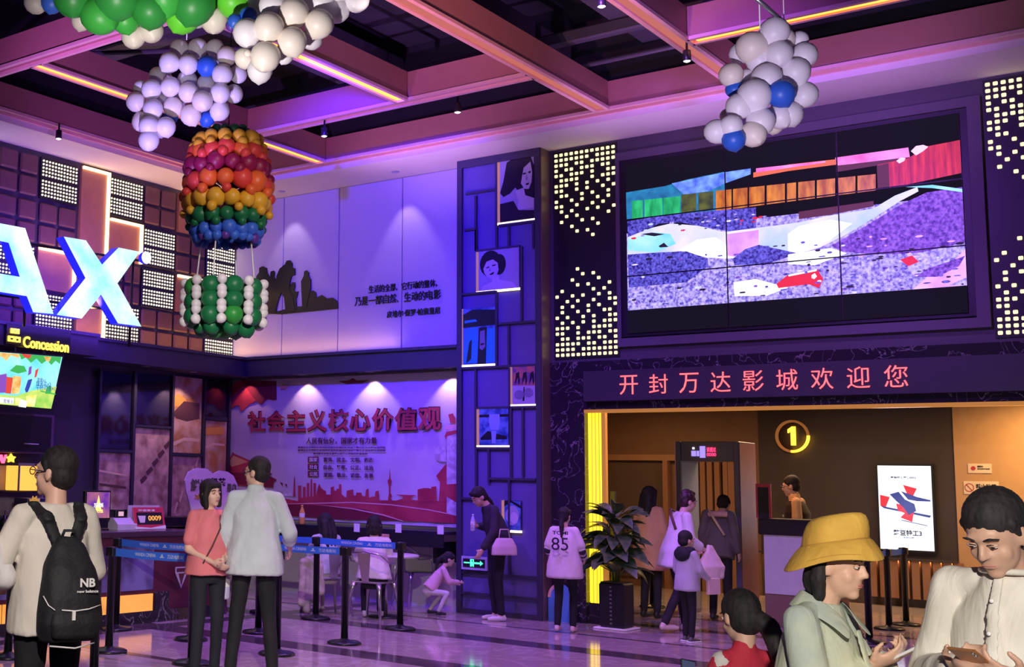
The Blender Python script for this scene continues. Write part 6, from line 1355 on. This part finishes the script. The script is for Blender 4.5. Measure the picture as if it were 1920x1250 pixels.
pbg = empty('paper_packet', W(pG, (.14, .24, .50)), pG.rotation_euler.z, 'small pinkish paper packet held by the boy', 'packet')
MB().cbox((-.02, -.09, 0), (.02, .09, .17), .006).build('packet', M('packet_paper', (.78, .55, .52), .6), pbg)
# two figures by the gate
person(Vector((-6.42, 15.3, 0)), look(1250, -30), 'person in a tan coat half hidden behind the woman in white', 1.62, dict(elL=(-.22, .02, 1.10), wrL=(-.20, .10, .88)), (0, 0, -20), (.72, .42, .22), (.02, .02, .025), hair='long', vox=.015, sleeve=1.9, hem=.62, loose=.03, female=True, top_name='coat')
pH, JH, hH, _ = person(Vector((-5.72, 15.75, 0)), look(1318, -18), 'person in dark grey with a pale strap walking through the gate', 1.60, dict(chest=(0, .08, 1.24), neck=(0, .14, 1.40), head=(0, .22, 1.50)), (-25, 0, 0), (.14, .12, .11), (.015, .015, .018), hair='short', vox=.015, sleeve=1.9, hem=.80, loose=.01)
MB().tube([(-.12, -.02, 1.36), (-.02, -.13, 1.25), (.10, -.12, 1.05)], .016, 8).build('bag_strap', M('strap_cream', (.70, .55, .35), .6), pH)
# attendant behind the ticket desk
p_ = on(1, 16.75, 1497, 1000); pI, JI, hI, _ = person(Vector((p_.x, 16.75, 0)), look(1497, 82), 'attendant in a dark waistcoat and glasses standing behind the ticket desk', 1.80, dict(neck=(0, .03, 1.44), head=(0, .07, 1.575)), (-10, 0, 0), (.85, .52, .30), (.02, .02, .02), (.02, .02, .02), (.78, .36, .22), 'short', .012, .72, .88, .012, glasses=True, collar=True)
b = Body(); s_ = 1.80/1.7
b.torso([(JI['pelvis'], Vector((1, 0, 0)), Vector((0, 1, 0)), .19, .148), (JI['pelvis'].lerp(JI['chest'], .5), Vector((1, 0, 0)), Vector((0, 1, 0)), .178, .140), (JI['chest'], Vector((1, 0, 0)), Vector((0, 1, 0)), .192, .150), (JI['chest'].lerp(JI['neck'], .55), Vector((1, 0, 0)), Vector((0, 1, 0)), .16, .118), (JI['chest'].lerp(JI['neck'], .8), Vector((1, 0, 0)), Vector((0, 1, 0)), .11, .085)]); fuse(b, 'waistcoat', M('waistcoat_dark', (.035, .02, .025), .7), pI, .012, 3, .003)
bx('name_badge', (-.14, .148, 1.28), (-.08, .158, 1.31), m_paper, pI)
# ponytailed girl in red with a phone
pJ, JJ, hJ, _ = person(gp(1392, 1100, 5.25), look(1392, 28), 'child with a black ponytail in a red waistcoat over white sleeves seen from behind', 1.17, dict(elL=(-.23, .06, 1.02), wrL=(-.22, .26, 1.08), elR=(.20, .06, 1.02), wrR=(.12, .26, 1.02), shL=(-.15, -.01, 1.29), shR=(.15, -.01, 1.29), neck=(0, -.01, 1.37), chest=(0, 0, 1.2), head=(0, .04, 1.545)), (-14, 0, 6), (.55, .025, .06), (.03, .03, .05), hair='bigpony', vox=.009, sleeve=.35, hem=.86, loose=.022, headk=1.32, top_name='waistcoat', wr=.006, collar=True)
s_ = 1.17/1.7
for q_ in 'LR':
    b = Body(); b.cap(JJ['sh'+q_], JJ['el'+q_], .042, .040); b.cap(JJ['el'+q_], JJ['el'+q_].lerp(JJ['wr'+q_], .85), .040, .030); fuse(b, 'sleeve', TX('sleeve_cream', (.62, .58, .55), (.74, .70, .68), 6, .8), pJ, .009, 3, .006)
def phone(loc, rot, label, w=.074, h=.155, mat=None, screen=None, t=.008):
    o = empty('phone', loc, 0, label, 'phone'); o.rotation_euler = rot
    MB().cbox((-w/2, -t/2, -h/2), (w/2, t/2, h/2), .003).build('case', mat or m_plastic, o)
    bx('screen', (-w/2+.004, -t/2-.0006, -h/2+.006), (w/2-.004, -t/2, h/2-.006), screen or M('phone_glass', (.01, .01, .015), .05), o)
    for k in range(2): MB().lathe([(.005, 0), (.005, .002), (.001, .002)], 10).build('camera_lens', m_steel, o, Matrix.Translation((-w/2+.013, t/2, h/2-.015-k*.018)) @ Matrix.Rotation(R(-90), 4, 'X'))
    return o
q = W(pJ, JJ['wrL']+Vector((.03, .085, .035))); phone(q, (R(-18), R(12), pJ.rotation_euler.z+R(8)), 'black phone held up by the child in red', screen=M('phone_dim_screen', (.02, .02, .03), .2, emit=(.3, .4, .8), es=.15))
# ================================================================ the two visitors close to the camera
# woman in the yellow bucket hat
def into(loc, rz, H, wp):
    """world point in the pose units of a person standing at loc"""
    return (Matrix.Rotation(-rz, 3, 'Z') @ (Vector(wp)-loc))*(1.7/H)
lK, zK = gp(1532, 1100, 3.95), look(1532, -114); phK = into(lK, zK, 1.49, at(1722, 1214, 3.80))
lM, zM = gp(1904, 1100, 3.62), look(1904, 158); phM = into(lM, zM, 1.64, at(1826, 1236, 3.30))
pK, JK, hK, rK = person(gp(1532, 1100, 3.95), look(1532, -114), 'woman in a yellow bucket hat and pale sage shirt looking at a phone', 1.49, dict(neck=(0, .02, 1.43), head=(0, .075, 1.565), chest=(0, .0, 1.25), shL=(-.15, .0, 1.375), shR=(.15, .0, 1.375), elL=(-.19, .10, 1.08), wrL=phK+Vector((-.075, -.15, -.07)), elR=(.19, .08, 1.08), wrR=phK+Vector((.05, -.15, -.075))), (-6, 0, 4), (.42, .50, .42), (.05, .06, .09), (.7, .7, .7), (.66, .40, .28), 'backbob', .0065, 1.82, .84, .022, female=True, wr=.012, ws=6, collar=False,
    hands=dict(L=dict(d=(.45, .8, .40), n=(.5, -.3, .75), curl=.75, t=-1), R=dict(d=(-.25, .85, .42), n=(-.45, -.4, .8), curl=.7, t=1)), top_name='shirt', topmat=add_bump(TX('sage_cloth', (.36, .43, .40), (.58, .60, .42), 3.2, .85), 10, .6, (1, 1, .35)))
# collar and placket
sK = 1.49/1.7; nk = JK['neck']
def strip(path_in, path_out, name, mat, parent, th=.007):
    b = MB(); n = len(path_in); vs = []
    for p, q in zip(path_in, path_out): vs += [Vector(p), Vector(q), Vector(p)+Vector((0, 0, -th)), Vector(q)+Vector((0, 0, -th))]
    fs = []
    for i in range(n-1):
        a, c_ = i*4, (i+1)*4; fs += [(a, a+1, c_+1, c_), (a+2, c_+2, c_+3, a+3), (a+1, a+3, c_+3, c_+1), (a, c_, c_+2, a+2)]
    fs += [(0, 2, 3, 1), (4*n-4, 4*n-3, 4*n-1, 4*n-2)]; b.add(vs, fs, 0, True); o = b.build(name, mat, parent)
    sb = o.modifiers.new('round', 'SUBSURF'); sb.levels = 2; sb.render_levels = 2; return o
for x in (-1, 1):
    ins = [nk+Vector((x*.0, -.062, .045)), nk+Vector((x*.045, -.045, .045)), nk+Vector((x*.066, .0, .03)), nk+Vector((x*.052, .055, -.005)), nk+Vector((x*.022, .092, -.055))]
    outs = [nk+Vector((x*.0, -.108, -.012)), nk+Vector((x*.085, -.082, -.010)), nk+Vector((x*.118, .0, -.02)), nk+Vector((x*.108, .085, -.06)), nk+Vector((x*.085, .125, -.115))]
    strip(ins, outs, 'collar_leaf', MATS['sage_cloth'], pK)
c = Body(); c.chain([nk+Vector((-.012, .118, -.10))*sK, nk+Vector((-.008, .150, -.22))*sK, nk+Vector((-.005, .165, -.40))*sK], [.020, .020, .020], .25, (1, 0, 0)); fuse(c, 'placket', MATS['sage_cloth'], pK, .006, 2)
for z, y in ((-.13, .142), (-.22, .158), (-.31, .166)): MB().lathe([(.006, 0), (.006, .003), (.002, .0035)], 12).build('button', M('button_brown', (.25, .15, .08), .4), pK, Matrix.Translation(nk+Vector((-.01, y, z))) @ Matrix.Rotation(R(-90), 4, 'X'))
# bucket hat
m_hat = add_bump(TX('hat_yellow', (.58, .33, .05), (.78, .47, .08), 5, .8), 14, .35); kk = sK
def hat_ring(z, rx, ry, dy=0., dz=lambda a: 0, n=48): return [hK((rx*math.cos(2*math.pi*i/n))/1., (ry*math.sin(2*math.pi*i/n)-.014+dy), z+.030+dz(2*math.pi*i/n)+.30*ry*math.sin(2*math.pi*i/n)) for i in range(n)]
b = MB(); wav = lambda a: .006*math.sin(3*a+.6)
b.ring_loft([hat_ring(.050, .098, .112), hat_ring(.085, .097, .110), hat_ring(.115, .092, .104), hat_ring(.136, .083, .094), hat_ring(.148, .068, .078), hat_ring(.153, .04, .05), hat_ring(.154, .004, .005)], 0, True, False); b.build('hat_crown', m_hat, pK)
b = MB(); b.ring_loft([hat_ring(.052, .099, .113), hat_ring(.040, .112, .126, 0, wav), hat_ring(.012, .130, .145, 0, wav), hat_ring(-.024, .147, .163, 0, lambda a: 1.6*wav(a)), hat_ring(-.027, .147, .163, 0, lambda a: 1.6*wav(a)), hat_ring(.008, .128, .143, 0, wav), hat_ring(.036, .110, .124, 0, wav), hat_ring(.046, .097, .111)], 0, True, False); b.build('hat_brim', m_hat, pK)
b = MB()
for q in (.3, .55, .8):
    b.ring_loft([hat_ring(.050-.072*q, .1000+.049*q, .1140+.0505*q, 0, lambda a: (1+.6*q)*wav(a)), hat_ring(.053-.072*q, .0990+.049*q, .1130+.0505*q, 0, lambda a: (1+.6*q)*wav(a))], 0, True, False)
b.build('hat_stitching', M('hat_thread', (.42, .22, .03), .8), pK)
b = MB(); b.ring_loft([hat_ring(.054, .1005, .1145), hat_ring(.048, .1015, .1155)], 0, True, False); b.build('hat_seam', MATS['hat_thread'], pK)
for k in range(3): MB().tube([hK(-.055-.02*k*.3, .088-.012*k, .085-.014*k), hK(-.075, .076-.012*k, .084-.014*k), hK(-.092, .052-.012*k, .083-.014*k)], .003, 6).build('hat_lace', MATS['hat_thread'], pK)
phone(at(1722, 1214, 3.80), (R(-59), 0, zK), "white phone in the hands of the woman in the yellow hat", mat=M('phone_white', (.75, .74, .72), .3), screen=emis('phone_screen_cool', (.6, .75, 1), .5))
# man in the white collarless shirt
pL, JL, hL, rL = person(gp(1904, 1100, 3.62), look(1904, 158), 'young man in a white collarless shirt looking down at his phone', 1.64, dict(neck=(0, .04, 1.425), head=(0, .115, 1.545), chest=(0, .0, 1.25), shL=(-.185, .0, 1.375), shR=(.185, .0, 1.375), elL=(-.25, .04, 1.10), wrL=phM+Vector((-.085, -.10, -.05)), elR=(.25, .04, 1.10), wrR=phM+Vector((.085, -.10, -.05))), (-30, 0, -6), (.70, .66, .58), (.05, .06, .09), (.7, .7, .7), (.58, .35, .25), 'short', .0065, 1.9, .84, .014, wr=.012, ws=6, hairwr=.0025,
    hands=dict(L=dict(d=(.55, .75, .25), n=(.45, -.2, .85), curl=.9, t=-1), R=dict(d=(-.55, .75, .25), n=(-.45, -.2, .85), curl=.9, t=1)), topmat=add_bump(TX('shirt_offwhite', (.60, .57, .50), (.74, .71, .64), 5, .85), 9, .6, (1, 1, .35)))
nk = JL['neck']
c = Body()
for k in range(12):
    a0, a1 = R(-75+k*27.5), R(-75+(k+1)*27.5)
    c.cap(nk+Vector((.067*math.cos(a0+1.57), .067*math.sin(a0+1.57)*1.0+.005, .012)), nk+Vector((.067*math.cos(a1+1.57), .067*math.sin(a1+1.57)+.005, .012)), .011, .011, 8)
fuse(c, 'stand_collar', MATS['shirt_offwhite'], pL, .006, 2)
c = Body(); c.chain([nk+Vector((0, .07, -.01)), nk+Vector((0, .115, -.10)), nk+Vector((0, .14, -.25)), nk+Vector((0, .145, -.45))], [.017, .019, .019, .019], .3, (1, 0, 0)); fuse(c, 'placket', MATS['shirt_offwhite'], pL, .006, 2)
for z, y in ((-.07, .118), (-.16, .145), (-.25, .158), (-.35, .163)):
    MB().lathe([(.006, 0), (.006, .003), (.002, .0035)], 12).build('button', m_paper, pL, Matrix.Translation(nk+Vector((0, y, z))) @ Matrix.Rotation(R(-90), 4, 'X'))
phone(at(1826, 1236, 3.30), (R(-66), 0, zM), 'phone with a copper rim held by the man in the white shirt', mat=M('phone_copper', (.55, .25, .10), .3, .6), screen=emis('phone_screen_warm', (1, .7, .4), .25))
